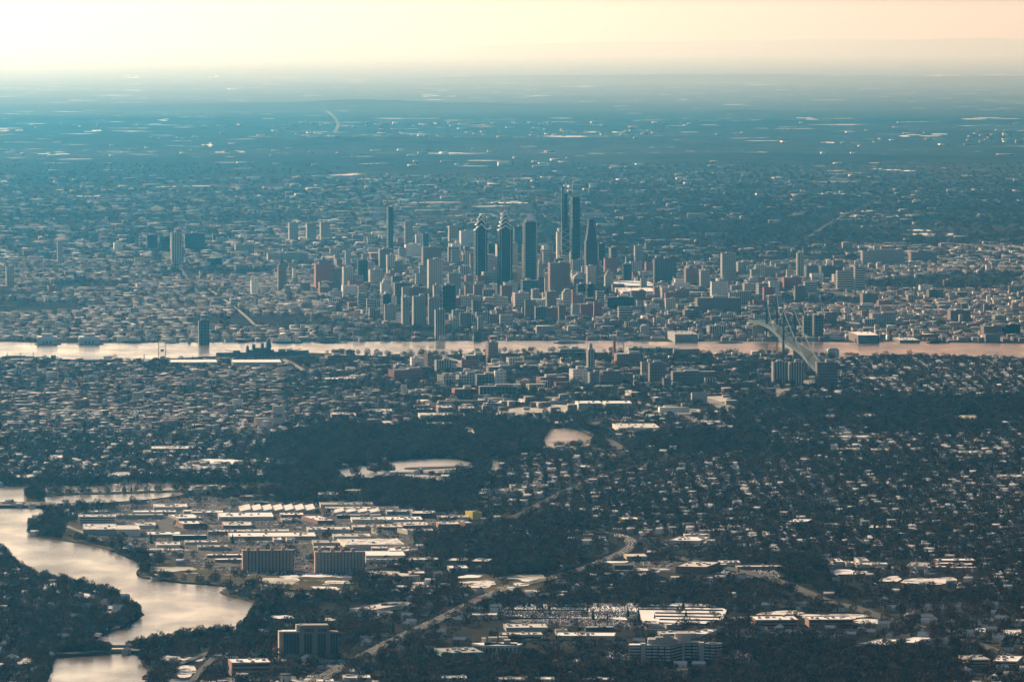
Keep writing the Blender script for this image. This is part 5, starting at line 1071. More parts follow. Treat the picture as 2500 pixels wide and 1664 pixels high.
W_D = [  # (polygon, tree density, house density)
 ([(690, 1062), (800, 1046), (1000, 1036), (1120, 1012), (1180, 1016), (1330, 1036), (1345, 1048), (1322, 1080), (1325, 1100), (1240, 1112), (1190, 1115), (1165, 1120), (1000, 1115), (900, 1134), (820, 1145), (700, 1130), (620, 1110)], 1.0, 0),
 ([(640, 1138), (820, 1150), (870, 1174), (960, 1174), (1060, 1178), (1110, 1185), (1200, 1150), (1240, 1150), (1150, 1210), (1130, 1225), (1180, 1245), (1170, 1258), (1060, 1244), (980, 1238), (800, 1222), (700, 1222), (560, 1206), (560, 1196), (700, 1192)], 1.0, 0),
 ([(1165, 1120), (1190, 1116), (1198, 1150), (1120, 1188), (1100, 1165)], 1.0, 0), ([(1580, 1062), (1700, 1050), (1850, 1048), (1880, 1075), (1860, 1092), (1700, 1094), (1560, 1085)], 1.0, .02),
 ([(1850, 985), (2100, 975), (2500, 968), (2500, 1010), (2400, 1050), (2200, 1062), (2130, 1050), (2130, 1012), (1950, 1005)], .95, .05), ([(1240, 1265), (1420, 1270), (1560, 1285), (1560, 1300), (1420, 1310), (1350, 1350), (1200, 1388), (1060, 1360), (1010, 1330), (1010, 1296), (1180, 1290)], .9, .12),
 ([(1190, 1380), (1400, 1330), (1420, 1345), (1400, 1385), (1300, 1402), (1200, 1400)], 1.0, 0), ([(1000, 1606), (1150, 1612), (1400, 1622), (1550, 1624), (1800, 1640), (2350, 1636), (2350, 1700), (900, 1700)], 1.0, .03),
 ([(1790, 1560), (2080, 1580), (2350, 1592), (2340, 1640), (1780, 1630), (1770, 1590)], .95, .04), ([(-100, 1400), (0, 1405), (200, 1440), (240, 1460), (170, 1478), (240, 1490), (250, 1545), (120, 1600), (120, 1700), (-100, 1700)], .66, .45),
 ([(235, 1440), (290, 1452), (316, 1482), (352, 1502), (318, 1524), (240, 1560), (200, 1540), (240, 1510), (300, 1502), (305, 1478), (240, 1474)], .8, .03), ([(1330, 1445), (1450, 1405), (1700, 1408), (1840, 1440), (1840, 1492), (1760, 1478), (1560, 1472), (1330, 1474)], .7, .5),
 ([(1900, 1405), (1930, 1372), (2010, 1366), (2030, 1400), (2000, 1440), (1920, 1440)], 1.0, 0), ([(600, 1482), (760, 1456), (850, 1462), (860, 1480), (790, 1502), (650, 1514), (600, 1506)], .55, 0),
 ([(900, 1420), (990, 1400), (1000, 1350), (890, 1378), (870, 1400), (880, 1440), (1000, 1470), (860, 1475)], .8, .1), ([(740, 1030), (880, 1028), (1000, 1040), (760, 1050)], .5, .3),
 ([(62, 1302), (75, 1284), (96, 1265), (130, 1250), (160, 1262), (170, 1285), (150, 1296), (100, 1300)], 1.1, 0), ([(105, 1290), (300, 1330), (330, 1372), (290, 1356), (180, 1325), (100, 1312)], .12, 0), ([(215, 1296), (300, 1310), (290, 1335), (240, 1325)], .8, 0),
 ([(0, 1165), (300, 1170), (700, 1168), (700, 1182), (450, 1181), (290, 1180), (200, 1187), (0, 1188)], .75, .02), ([(1120, 1395), (1340, 1398), (1330, 1450), (1230, 1445), (1120, 1442)], .05, 0),
 ([(1100, 1565), (1440, 1570), (1540, 1590), (1530, 1618), (1300, 1616), (1080, 1606), (1000, 1600), (900, 1560), (1000, 1550)], .6, .06), ([(300, 1578), (440, 1560), (530, 1560), (560, 1580), (480, 1640), (350, 1660), (340, 1600)], .8, .05),
 ([(340, 1382), (560, 1385), (880, 1402), (870, 1444), (770, 1448), (640, 1438), (520, 1428), (336, 1412)], .10, 0), (CEM, .05, 0), ([(1200, 1500), (1440, 1512), (1720, 1530), (1720, 1560), (1560, 1570), (1340, 1565), (1100, 1560), (1060, 1540)], .12, 0),
 ([(2000, 1360), (2400, 1360), (2400, 1440), (2100, 1440), (2000, 1400)], .3, .35), ([(1830, 1488), (2150, 1495), (2160, 1540), (1830, 1540)], .12, 0), (YARD, .06, 0), ([(1480, 1360), (1920, 1370), (1920, 1415), (1640, 1404), (1470, 1398)], .05, 0),
 ([(1900, 876), (2060, 882), (2500, 878), (2500, 975), (2200, 960), (1900, 900)], .34, .95), ([(1880, 1075), (2500, 1050), (2500, 1360), (1900, 1360), (1700, 1200)], .50, .75), ([(1250, 1120), (1880, 1096), (1900, 1350), (1430, 1270), (1250, 1240)], .46, .95),
 ([(1330, 1250), (1560, 1250), (1580, 1275), (1450, 1310), (1330, 1290)], .95, .1), ([(0, 885), (700, 900), (700, 1060), (0, 1060)], .16, 1.0), ([(0, 1060), (700, 1060), (700, 1165), (0, 1165)], .48, .8), ([(700, 895), (1000, 900), (1000, 1000), (740, 1025), (700, 1040)], .3, .8),
 ([(1640, 950), (1900, 950), (1850, 985), (1700, 1000)], .3, .2), ([(1500, 960), (1640, 950), (1700, 1000), (1500, 1000)], .25, .05), ([(1000, 965), (1400, 965), (1400, 1010), (1180, 1012), (1000, 1030)], .25, .12), ([(1900, 1420), (2500, 1400), (2500, 1530), (2300, 1530), (2000, 1470)], .42, 1.0),
 ([(1440, 1385), (1900, 1410), (1840, 1440), (1440, 1420)], .5, .6), ([(560, 1500), (860, 1500), (1080, 1560), (860, 1610), (560, 1580)], .5, .15), ([(380, 1640), (560, 1580), (860, 1610), (700, 1700), (340, 1700)], .45, .3), ([(870, 1500), (1060, 1440), (1100, 1500), (900, 1560)], .45, .5)]
def dens(px, py):
    td = np.full(px.shape, .42); hd = np.full(px.shape, .45); got = np.zeros(px.shape, bool)
    for poly, a, b_ in W_D:
        m = inpoly(px, py, poly) & ~got; td[m] = a; hd[m] = b_; got |= m
    return td, hd
def nzf(x, y, s, seed):
    r_ = np.random.default_rng(seed); v = 0
    for _ in range(6):
        a = r_.uniform(0, 6.28); k = s*r_.uniform(.6, 1.7); v = v+np.sin((x*math.cos(a)+y*math.sin(a))*k+r_.uniform(0, 6.28))
    return v/6*1.6
def scatter(n, r0, r1, pad=60):
    """random ground positions between two rows, even over the ground"""
    y0, y1 = GN(1250, r1)[1], GN(1250, r0)[1]; y = np.sqrt(RNG.uniform(y0**2, y1**2, n)); x = RNG.uniform(-1, 1, n)*(1250+pad)/F*y
    px, py = PN(x, y); return x, y, px, py
def infield(px, py):
    r = np.zeros(px.shape, bool)
    for p in FIELDS: 
        a = np.array(p); 
        if a[:, 1].min() > 600: r |= inpoly(px, py, p)
    return r
# rowhouses of the far city, in long rows following the street grid
def grid_rows(x0, x1, y0, y1, a, sx, sy, gapx):
    """rows of terraces on a street grid turned by a"""
    c, s = math.cos(a), math.sin(a); out = []
    L_ = math.hypot(x1-x0, y1-y0); u = np.arange(-L_, L_, sx); v = np.arange(-L_, L_, sy); U, V = np.meshgrid(u, v); U = U.ravel(); V = V.ravel()
    mx, my = (x0+x1)/2, (y0+y1)/2; X = mx+U*c-V*s; Y = my+U*s+V*c; k = (X > x0) & (X < x1) & (Y > y0) & (Y < y1); return X[k], Y[k], k
ROOFP = np.array([(.50, .47, .43), (.60, .57, .53), (.34, .32, .30), (.16, .15, .15), (.10, .10, .10), (.24, .22, .21), (.42, .36, .33), (.66, .63, .59)])
WALLP = np.array([(.22, .12, .09), (.34, .20, .16), (.44, .39, .33), (.22, .17, .15), (.60, .54, .46), (.26, .22, .2)])
def city(name, r0, r1, a, sx, sy, wx, wy, h, keep, roofw, lab, seedx=0):
    yn, yf = GN(1250, r1)[1], GN(1250, r0)[1]; X, Y, _ = grid_rows(-1330/F*yf, 1330/F*yf, yn, yf, a, sx, sy, 0)
    X = X+RNG.normal(0, sx*.05, len(X)); Y = Y+RNG.normal(0, sy*.08, len(Y)); X = X+45*nzf(X, Y, .0016, 77)+14*nzf(X, Y, .011, 78); Y = Y+60*nzf(X, Y, .0013, 79)+16*nzf(X, Y, .009, 80); px, py = PN(X, Y)
    k = (np.abs(px-1250) < 1320) & ~px_water(px, py) & (RNG.random(len(X)) < keep(px, py, X, Y)); X, Y, px, py = X[k], Y[k], px[k], py[k]
    k = free(X, Y, 6) & offroad(X, Y, 6); X, Y, px, py = X[k], Y[k], px[k], py[k]; n = len(X)
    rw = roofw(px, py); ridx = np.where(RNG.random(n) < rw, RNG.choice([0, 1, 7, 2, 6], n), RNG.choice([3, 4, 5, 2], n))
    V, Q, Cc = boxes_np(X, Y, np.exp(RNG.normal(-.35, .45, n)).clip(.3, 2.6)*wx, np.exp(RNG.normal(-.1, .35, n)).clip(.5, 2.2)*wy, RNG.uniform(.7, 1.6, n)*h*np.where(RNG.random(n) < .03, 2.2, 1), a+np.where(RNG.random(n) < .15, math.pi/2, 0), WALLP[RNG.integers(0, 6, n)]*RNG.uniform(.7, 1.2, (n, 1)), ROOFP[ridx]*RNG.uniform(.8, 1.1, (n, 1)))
    o = quadmesh(name, V, Q, Cc, attrmat('terrace colours')); tag(o, lab, 'houses'); return n
bright = lambda px, py: np.clip(.86-.42*np.clip((px-600)/1500, 0, 1)+.35*((py < 660) & (px > 2080)), 0, 1)  # pale roof share falls to the right, painting in dimmer roof light
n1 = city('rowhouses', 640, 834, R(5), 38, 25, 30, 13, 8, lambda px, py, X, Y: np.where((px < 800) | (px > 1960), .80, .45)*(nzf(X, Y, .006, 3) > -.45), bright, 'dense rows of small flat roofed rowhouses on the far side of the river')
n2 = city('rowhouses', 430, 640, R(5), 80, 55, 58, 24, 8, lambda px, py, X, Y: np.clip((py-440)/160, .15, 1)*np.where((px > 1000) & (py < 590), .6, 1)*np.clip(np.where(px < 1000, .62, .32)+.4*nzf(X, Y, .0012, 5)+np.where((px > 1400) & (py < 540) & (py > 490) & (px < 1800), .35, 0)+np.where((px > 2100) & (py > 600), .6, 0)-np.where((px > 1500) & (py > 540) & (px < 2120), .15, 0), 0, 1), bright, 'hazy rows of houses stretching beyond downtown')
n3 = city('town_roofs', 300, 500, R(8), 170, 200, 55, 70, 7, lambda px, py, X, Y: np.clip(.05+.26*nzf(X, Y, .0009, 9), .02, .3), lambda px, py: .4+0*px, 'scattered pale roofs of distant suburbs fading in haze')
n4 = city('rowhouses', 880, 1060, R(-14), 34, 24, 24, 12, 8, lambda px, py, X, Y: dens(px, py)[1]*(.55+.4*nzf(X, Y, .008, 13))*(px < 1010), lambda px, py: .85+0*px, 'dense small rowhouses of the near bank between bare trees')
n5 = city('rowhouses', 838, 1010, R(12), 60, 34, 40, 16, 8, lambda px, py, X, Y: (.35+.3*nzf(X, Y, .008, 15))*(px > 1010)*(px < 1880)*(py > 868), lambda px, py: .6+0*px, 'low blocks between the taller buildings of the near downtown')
# gabled suburban houses: nearest 300 as things, the rest as one mass
HR = np.array([(.10, .095, .09), (.16, .14, .125), (.62, .60, .57), (.70, .68, .66), (.30, .27, .25), (.45, .42, .39)]); HW = np.array([(.50, .46, .40), (.30, .22, .17), (.62, .60, .55), (.36, .34, .30), (.26, .12, .09)])
x, y, px, py = scatter(105000, 874, 1700, 60); td, hd = dens(px, py)
sx_ = np.round(x/24)*24; rowy = np.round((y+.25*x)/42)*42-.25*x; x = sx_+RNG.normal(0, 2, len(x)); y = rowy+RNG.normal(0, 2.5, len(y)); px, py = PN(x, y)
_, ui = np.unique(np.stack([np.round(x/20), np.round(y/26)], 1), axis=0, return_index=True); x, y, px, py = x[ui], y[ui], px[ui], py[ui]; td, hd = dens(px, py)
k = (RNG.random(len(x)) < hd*(.72+.45*nzf(x, y, .006, 21))) & ((py > 1010) | (px > 1880)) & ~px_water(px, py) & ~infield(px, py) & ~inpoly(px, py, YARD); x, y, px, py = x[k], y[k], px[k], py[k]; k = free(x, y, 7) & offroad(x, y, 8); x, y, px, py = x[k], y[k], px[k], py[k]
o_ = np.argsort(y); vis = (np.abs(px-1250) < 1240) & (py < 1655); near = [i for i in o_ if vis[i]][:300]; rest = np.setdiff1d(np.arange(len(x)), near)
def roofpick(px, n): return np.where(RNG.random(n) < np.where(px < 1150, .74, .62), RNG.choice([2, 3, 5], n), RNG.choice([0, 1, 4], n))
n = len(rest); ang = R(-14)+RNG.choice([0, math.pi/2], n)+RNG.normal(0, .06, n)
V, Q, Cc = gables_np(x[rest], y[rest], RNG.uniform(11, 17, n), RNG.uniform(8, 11, n), RNG.uniform(5, 7, n), RNG.uniform(2.6, 4, n), ang, HW[RNG.integers(0, 5, n)], HR[roofpick(px[rest], n)])
tag(quadmesh('houses', V, Q, Cc, attrmat('terrace colours')), 'many small pitched roof houses scattered under bare trees', 'houses')
hroof = {0: mat('dark shingle roof', (.11, .10, .095)), 1: mat('snowy shingle roof', (.64, .62, .59)), 2: mat('worn grey shingle roof', (.32, .29, .27))}
hwall = [mat('cream clapboard', (.52, .47, .40)), mat('brown clapboard', (.30, .22, .17)), mat('white clapboard', (.64, .62, .57))]
PROTO = []
for k_, (rm_, wm_) in enumerate([(0, 0), (1, 0), (1, 2), (2, 1), (0, 2), (1, 1)]):
    t = thing('house', '', 'house', (0, 0, 0)); wx, wy, hh = 13+k_ % 3*1.5, 9, 5.6+k_ % 2
    M().box(-wx/2, wx/2, -wy/2, wy/2, -.5, hh).build('wall', hwall[wm_], t); rf_ = M().gable(-wx/2, wx/2, -wy/2, wy/2, hh, hh+3.4, 'x', .5).build('roof', hroof[rm_], t)
    M().box(wx*.2, wx*.2+1, -.5, .5, hh+2.2, hh+4.6).build('chimney', MATS['pink brick end'], rf_)
    M().box(-1, 0, -wy/2-.15, -wy/2, 0, 2.2).build('door', MATS['dark wall'], t)
    for a in (-wx*.32, wx*.28): M().box(a-.8, a+.8, -wy/2-.12, -wy/2, 1.2, 2.8).build('window', GLASS, t)
    PROTO.append(t)
HL = ['cream house with dark pitched roof under bare trees', 'cream house with snowy pitched roof under bare trees', 'white house with snowy pitched roof under bare trees', 'brown house with worn grey roof under bare trees', 'white house with dark pitched roof under bare trees', 'brown house with snowy pitched roof under bare trees']
usedp = set()
for j, i in enumerate(near):
    kk = j % 6; t = PROTO[kk] if kk not in usedp else copy_tree(PROTO[kk]); usedp.add(kk)
    t.location = (x[i], y[i], 0); t.rotation_euler.z = R(-14)+random.choice([0, math.pi/2])+random.gauss(0, .06); tag(t, HL[kk], 'house', ('small cream houses with dark roofs', 'small cream houses with snowy roofs', 'small white houses with snowy roofs', 'small brown houses with grey roofs', 'small white houses with dark roofs', 'small brown houses with snowy roofs')[kk])
# ---------------------------------------------------------------- trees
BK = bpy.data.materials.new('bare winter twigs'); n_, b = nodes(BK); oi = nd(n_, 'ShaderNodeObjectInfo'); cr = nd(n_, 'ShaderNodeValToRGB'); cr.color_ramp.elements[0].color = (.028, .024, .020, 1); cr.color_ramp.elements[1].color = (.125, .082, .058, 1)
n_.links.new(oi.outputs['Random'], cr.inputs[0]); n_.links.new(cr.outputs[0], b.inputs['Base Color']); b.inputs['Roughness'].default_value = .95; b.inputs['Specular IOR Level'].default_value = .1
TK = mat('grey bark', (.10, .085, .07), .95, .3, .5); EV = mat('evergreen needles', (.030, .045, .025), .95, .4, .3)
def crown_geo(m, rr, R_, Hc, zb, n=150, ln=2.4, wd=.34):
    for _ in range(n):
        while True:
            a = Vector((rr.uniform(-1, 1), rr.uniform(-1, 1), rr.uniform(-1, 1)))
            if .15 < a.length < 1: break
        a = a*(a.length**-.35); q = Vector((a.x*R_, a.y*R_, zb+Hc/2+a.z*Hc/2)); d = Vector((a.x+rr.gauss(0, .5), a.y+rr.gauss(0, .5), .6+rr.gauss(0, .6))).normalized()*ln*rr.uniform(.6, 1.3)
        s_ = d.cross(Vector((rr.gauss(0, 1), rr.gauss(0, 1), rr.gauss(0, 1)))).normalized()*wd*rr.uniform(.7, 1.8)
        m.tri([q-s_, q+s_, q+d])
def trunk_geo(m, rr, h, r=.35):
    m.cyl(0, 0, -.5, h*.55, r, r*.6, 5, cap=False)
    for k in range(6): a = k*1.05+rr.uniform(-.3, .3); m.bar((0, 0, h*rr.uniform(.25, .5)), (math.cos(a)*h*.28, math.sin(a)*h*.28, h*rr.uniform(.65, .9)), .13, 3)
def conifer_geo(m, rr, h, r):
    for k in range(9):
        z0 = 1+k*(h-1)/9.5; rk = r*(1-k/9.6)*rr.uniform(.85, 1.12); n = 9; i = len(m.v); m.v.append((0, 0, z0+h*.2))
        for q in range(n): a = q*2*math.pi/n+k; e = rk*(1 if q % 2 else .68); m.v.append((e*math.cos(a), e*math.sin(a), z0-rr.uniform(0, .8)))
        for q in range(n): m.f.append((i, i+1+q, i+1+(q+1) % n))
def gn_group():
    ng = bpy.data.node_groups.new('tree scatter', 'GeometryNodeTree'); ng.interface.new_socket('Geometry', in_out='INPUT', socket_type='NodeSocketGeometry'); ng.interface.new_socket('Geometry', in_out='OUTPUT', socket_type='NodeSocketGeometry')
    N = ng.nodes.new; Lk = ng.links.new; gi = N('NodeGroupInput'); go_ = N('NodeGroupOutput')
    def attr(nm, ty): a = N('GeometryNodeInputNamedAttribute'); a.data_type = ty; a.inputs['Name'].default_value = nm; return a.outputs['Attribute']
    sp = N('GeometryNodeSeparateGeometry'); sp.domain = 'POINT'; Lk(gi.outputs[0], sp.inputs[0]); Lk(attr('is_pt', 'BOOLEAN'), sp.inputs['Selection'])
    jn = N('GeometryNodeJoinGeometry'); prev = []
    for k in range(4):
        s2 = N('GeometryNodeSeparateGeometry'); s2.domain = 'POINT'; Lk(sp.outputs['Inverted'], s2.inputs[0]); c = N('FunctionNodeCompare'); c.data_type = 'INT'; c.operation = 'EQUAL'
        Lk(attr('proto', 'INT'), c.inputs[2]); c.inputs[3].default_value = k; Lk(c.outputs[0], s2.inputs['Selection']); gt = N('GeometryNodeGeometryToInstance'); Lk(s2.outputs['Selection'], gt.inputs[0]); prev.append(gt)
    for g_ in reversed(prev): Lk(g_.outputs[0], jn.inputs[0])
    ip = N('GeometryNodeInstanceOnPoints'); Lk(sp.outputs['Selection'], ip.inputs['Points']); Lk(jn.outputs[0], ip.inputs['Instance']); ip.inputs['Pick Instance'].default_value = True
    Lk(attr('var', 'INT'), ip.inputs['Instance Index']); Lk(attr('scl', 'FLOAT_VECTOR'), ip.inputs['Scale']); 
    cb = N('ShaderNodeCombineXYZ'); Lk(attr('rotz', 'FLOAT'), cb.inputs[2]); Lk(cb.outputs[0], ip.inputs['Rotation']); Lk(ip.outputs[0], go_.inputs[0]); return ng
NG = gn_group()
def forest(name, lab, X, Y, S, SZ, VAR, z=0.0):
    m = M(); pr = []; mi = []; r3 = random.Random(5)
    for k in range(4):
        nf0 = len(m.f); nv0 = len(m.v)
        if k < 3: trunk_geo(m, r3, 13); mi += [1]*(len(m.f)-nf0); nf1 = len(m.f); crown_geo(m, r3, 5.4+k*.6, 9.5+k, 3.5, 170, 2.3, .40); mi += [0]*(len(m.f)-nf1)
        else: conifer_geo(m, r3, 15, 3.6); mi += [2]*(len(m.f)-nf0)
        pr += [k]*(len(m.v)-nv0)
    nv = len(m.v); n = len(X); me = bpy.data.meshes.new(name); me.from_pydata(m.v+[(float(a), float(b_), z) for a, b_ in zip(X, Y)], [], m.f)
    for q in (BK, TK, EV): me.materials.append(q)
    me.polygons.foreach_set('material_index', np.array(mi, np.int32))
    def at(nm, ty, arr, key='value'): a = me.attributes.new(nm, ty, 'POINT'); a.data.foreach_set(key, arr)
    at('is_pt', 'BOOLEAN', np.concatenate([np.zeros(nv, bool), np.ones(n, bool)])); at('proto', 'INT', np.concatenate([np.array(pr), np.full(n, -1)]).astype(np.int32)); at('var', 'INT', np.concatenate([np.zeros(nv), VAR]).astype(np.int32))
    at('rotz', 'FLOAT', np.concatenate([np.zeros(nv), RNG.uniform(0, 6.28, n)]).astype(np.float32)); sc_ = np.ones((nv+n, 3), np.float32); sc_[nv:, 0] = S; sc_[nv:, 1] = S; sc_[nv:, 2] = SZ; at('scl', 'FLOAT_VECTOR', sc_.ravel(), 'vector')
    me.update(); o = bpy.data.objects.new(name, me); C.objects.link(o); md = o.modifiers.new('scatter', 'NODES'); md.node_group = NG; return tag(o, lab, 'trees', kind='stuff')
# near woods
x, y, px, py = scatter(150000, 868, 1720, 60); hpx = 13*F/y; td, hd = dens(px, py-.62*hpx); k = RNG.random(len(x)) < np.clip(td*(.78+.42*nzf(x, y, .011, 31)), 0, 1)*np.where(td > .9, 1, .8); x, y, px, py, td = x[k], y[k], px[k], py[k], td[k]
hpx = 13*F/y; k = ~px_water(px, py) & ~px_water(px, py-.35*hpx) & ~(px_water(px, py-.75*hpx) & (RNG.random(len(px)) < .85)) & ~infield(px, py) & ~infield(px, py-.45*hpx); x, y, px, py, td = x[k], y[k], px[k], py[k], td[k]; seen = ~((px > 255) & (px < 322) & (py > 1575) & (py < 1640)) & ~((px < 790) & (py < 884)); x, y, px, py, td = x[seen], y[seen], px[seen], py[seen], td[seen]; seen = (y > 13500) | (RNG.random(len(x)) < .22) | (free(x, y+35, 0) & free(x, y+75, 0)); x, y, px, py, td = x[seen], y[seen], px[seen], py[seen], td[seen]; k = free(x, y, 4) & offroad(x, y, 7); x, y, px, py, td = x[k], y[k], px[k], py[k], td[k]
# shore lines lined with trees
def shore(poly, i0, i1, n, jit=7, inset=9):
    q = [G(*p) for p in smooth(poly, 1)]; out = []; c = sum(q, Vector())/len(q)
    for _ in range(n):
        k_ = random.randrange(int(len(q)*i0), int(len(q)*i1)); a, b_ = q[k_ % len(q)], q[(k_+1) % len(q)]; d = (b_-a).normalized(); nn = Vector((-d.y, d.x, 0))
        p = a.lerp(b_, random.random()); s_ = 1 if not inpoly(*PIX(p.x+nn.x*15, p.y+nn.y*15), poly) else -1; p = p+nn*s_*(inset+abs(random.gauss(0, jit))); out.append((p.x, p.y))
    return out
PT = [(912, 1153), (918, 1150), (925, 1147), (932, 1146), (938, 1148), (944, 1149), (950, 1150), (928, 1151), (921, 1153), (935, 1152), (943, 1153), (926, 1155), (916, 1156), (948, 1154), (955, 1152), (868, 1158), (862, 1161), (873, 1160), (905, 1155), (960, 1153)]
SH = [tuple(G(*q_))[:2] for q_ in PT]*2+shore(COOP, .42, .98, 700, 8)+shore(COOP2, 0, 1, 120, 8)+shore(UP, .05, .42, 150, 10)+shore(COOP, .10, .35, 90, 5)+shore(DEL, .55, .98, 260, 12)+shore(P1, 0, 1, 100)
for poly, cnt in ((ISL, 80), ([(62, 1218), (66, 1203), (104, 1201), (104, 1222)], 70), (SPIT, 40), ([(645, 1478), (690, 1452), (690, 1463), (665, 1476)], 16), ([(120, 1600), (270, 1588), (272, 1592), (150, 1598)], 60), ([(306, 1586), (400, 1582), (400, 1590), (330, 1594)], 40)):
    xs, ys_ = [p[0] for p in poly], [p[1] for p in poly]; c_ = 0
    while c_ < cnt:
        a, b_ = random.uniform(min(xs), max(xs)), random.uniform(min(ys_), max(ys_))
        if inpoly(a, b_, poly): q = G(a, b_); SH.append((q.x, q.y)); c_ += 1
SH = np.array(SH); qx, qy = PN(SH[:, 0], SH[:, 1]); SH = SH[~((qx < 790) & (qy < 900)) & ~((qx > 262) & (qx < 318) & (qy > 1570) & (qy < 1640))]; sp_ = px_water(*PN(SH[:, 0], SH[:, 1])) & ~inpoly(*PN(SH[:, 0], SH[:, 1]), ISL) & ~inpoly(*PN(SH[:, 0], SH[:, 1]), SPIT) & ~inpoly(*PN(SH[:, 0], SH[:, 1]), [(855, 1140), (965, 1140), (965, 1162), (855, 1165)])
SH = SH[~sp_]; x = np.concatenate([x, SH[:, 0]]); y = np.concatenate([y, SH[:, 1]]); td = np.concatenate([td, np.full(len(SH), .7)]); px, py = PN(x, y)
vis = np.where((py > 1470) & (py < 1650) & (np.abs(px-1250) < 1235) & (td < .85))[0]; vis = vis[np.argsort(y[vis])][:290]; rest = np.setdiff1d(np.arange(len(x)), vis)
S = RNG.uniform(.6, 1.2, len(x))*np.where(td > .9, 1.15, 1.0); SZ = S*RNG.uniform(.8, 1.2, len(x)); VAR = np.where(RNG.random(len(x)) < .08, 3, RNG.integers(0, 3, len(x)))
forest('woodland', 'dark mass of bare winter woods and street trees', x[rest], y[rest], S[rest], SZ[rest], VAR[rest]); NT = len(rest)
fx, fy, fpx, fpy = scatter(75000, 400, 834, 60); k = (RNG.random(len(fx)) < np.clip((fpy-395)/120, 0, 1)*np.clip(.42+.5*nzf(fx, fy, .0022, 51)+np.where((fpx > 1300) & (fpy < 640), .25, 0), .05, 1)) & ~px_water(fpx, fpy); fx, fy = fx[k], fy[k]; k = free(fx, fy, 5) & offroad(fx, fy, 5); fx, fy = fx[k], fy[k]
S2 = RNG.uniform(.9, 2.0, len(fx)); forest('woodland', 'hazy trees between the houses of the far city', fx, fy, S2, RNG.uniform(.7, 1.1, len(fx)), RNG.integers(0, 3, len(fx)))
r3 = random.Random(9); TP = []
for k_ in range(4):
    t = thing('bare_tree', 'bare winter tree beside the houses and roads of the foreground', 'tree', (0, 0, 0), 0, 'bare winter trees of the foreground'); m = M(); trunk_geo(m, r3, 13); m.build('trunk', TK, t); m = M(); crown_geo(m, r3, 5.2+k_*.5, 9+k_*.8, 3.5, 230, 2.3, .38); m.build('crown', BK, t); TP.append(t)
for j, i in enumerate(vis):
    t = TP[j % 4] if j < 4 else copy_tree(TP[j % 4]); t.location = (x[i], y[i], 0); s_ = S[i]; t.scale = (s_, s_, SZ[i]); t.rotation_euler.z = random.uniform(0, 6.28)
# conifers of the cemetery
CP_ = [(1208, 1484, 34), (1213, 1486, 40), (1227, 1481, 34), (1246, 1480, 32), (1252, 1481, 36), (1278, 1483, 36), (1292, 1484, 32), (1318, 1484, 34), (1341, 1491, 34), (1174, 1500, 22), (1193, 1500, 22), (1221, 1503, 18), (1240, 1503, 20), (1252, 1504, 18), (1434, 1494, 26), (1448, 1514, 36), (1483, 1514, 22), (1533, 1512, 40), (1559, 1518, 44), (1598, 1512, 20), (1406, 1508, 14), (1330, 1508, 18), (1308, 1502, 14), (1668, 1492, 40)]
cp = None
for j, (a, b_, hp_) in enumerate(CP_):
    q = G(a, b_)
    if cp is None:
        cp = thing('conifer', '', 'tree', q); m = M(); conifer_geo(m, r3, 15, 3.8); m.build('crown', EV, cp); M().cyl(0, 0, -.5, 2.5, .4, .4, 6).build('trunk', TK, cp); t = cp
    else: t = copy_tree(cp); t.location = q
    s_ = max(.55, hp_*MPP(q.y)/15/1.15); t.scale = (s_*.9, s_*.9, s_); tag(t, 'dark pointed evergreen in the snowy cemetery', 'tree', 'evergreens of the snowy cemetery')
# cemetery snow, hedges and stones
sheet('snow_field', CEM, SN, 2.2)
hd_ = mat('clipped hedge', (.05, .045, .035)); 
for (a0, b0, a1, b1) in ((1560, 1484, 1765, 1487), (1560, 1491, 1765, 1494), (1600, 1500, 1760, 1503), (1600, 1508, 1758, 1511), (1610, 1516, 1756, 1519), (1230, 1493, 1430, 1494), (1350, 1484, 1440, 1486)):
    p, q = G(a0, b0), G(a1, b1); t = M(); t.bar((0, 0, .8), (q.x-p.x, q.y-p.y, .8), 1.3, 5); o = t.build('hedge', hd_, None, (p.x, p.y, 2)); tag(o, 'low dark hedge line crossing the snowy cemetery', 'hedge', 'hedges of the snowy cemetery')
X, Y = [], []
for _ in range(2200):
    a, b_ = random.uniform(1225, 1560), random.choice([random.uniform(1496, 1510), random.uniform(1478, 1510)])
    if inpoly(a, b_, CEM): q = G(a, b_); X.append(q.x); Y.append(q.y)
n = len(X); V, Q, Cc = boxes_np(np.array(X), np.array(Y), np.full(n, 1.3), np.full(n, .5), np.full(n, 3.6), RNG.normal(0, .1, n), np.full((n, 3), .16), np.full((n, 3), .3), z0=2.2)
tag(quadmesh('gravestones', V, Q, Cc, attrmat('terrace colours')), 'many small gravestones dotted over the snowy cemetery', 'gravestones')
# ---------------------------------------------------------------- parked cars
LOTS = [([(1420, 1502), (1600, 1514), (1660, 1528), (1590, 1538), (1400, 1526), (1270, 1518)], 900), ([(600, 1396), (880, 1400), (880, 1406), (600, 1402)], 160), ([(500, 1600), (680, 1606), (760, 1612), (900, 1612), (840, 1650), (700, 1655), (540, 1655), (470, 1620)], 420), (YARD, 2400),
        ([(1540, 1372), (1640, 1372), (1640, 1396), (1500, 1394)], 120), ([(1740, 1386), (1910, 1396), (1900, 1414), (1780, 1408)], 420), ([(1760, 1590), (1900, 1592), (1900, 1612), (1770, 1612)], 160), ([(1490, 1590), (1536, 1590), (1536, 1612), (1480, 1612)], 100), ([(200, 1284), (340, 1310), (330, 1330), (230, 1310)], 60), ([(1770, 1540), (1900, 1545), (1900, 1562), (1790, 1560)], 90)]
X, Y, PX, PY = [], [], [], []
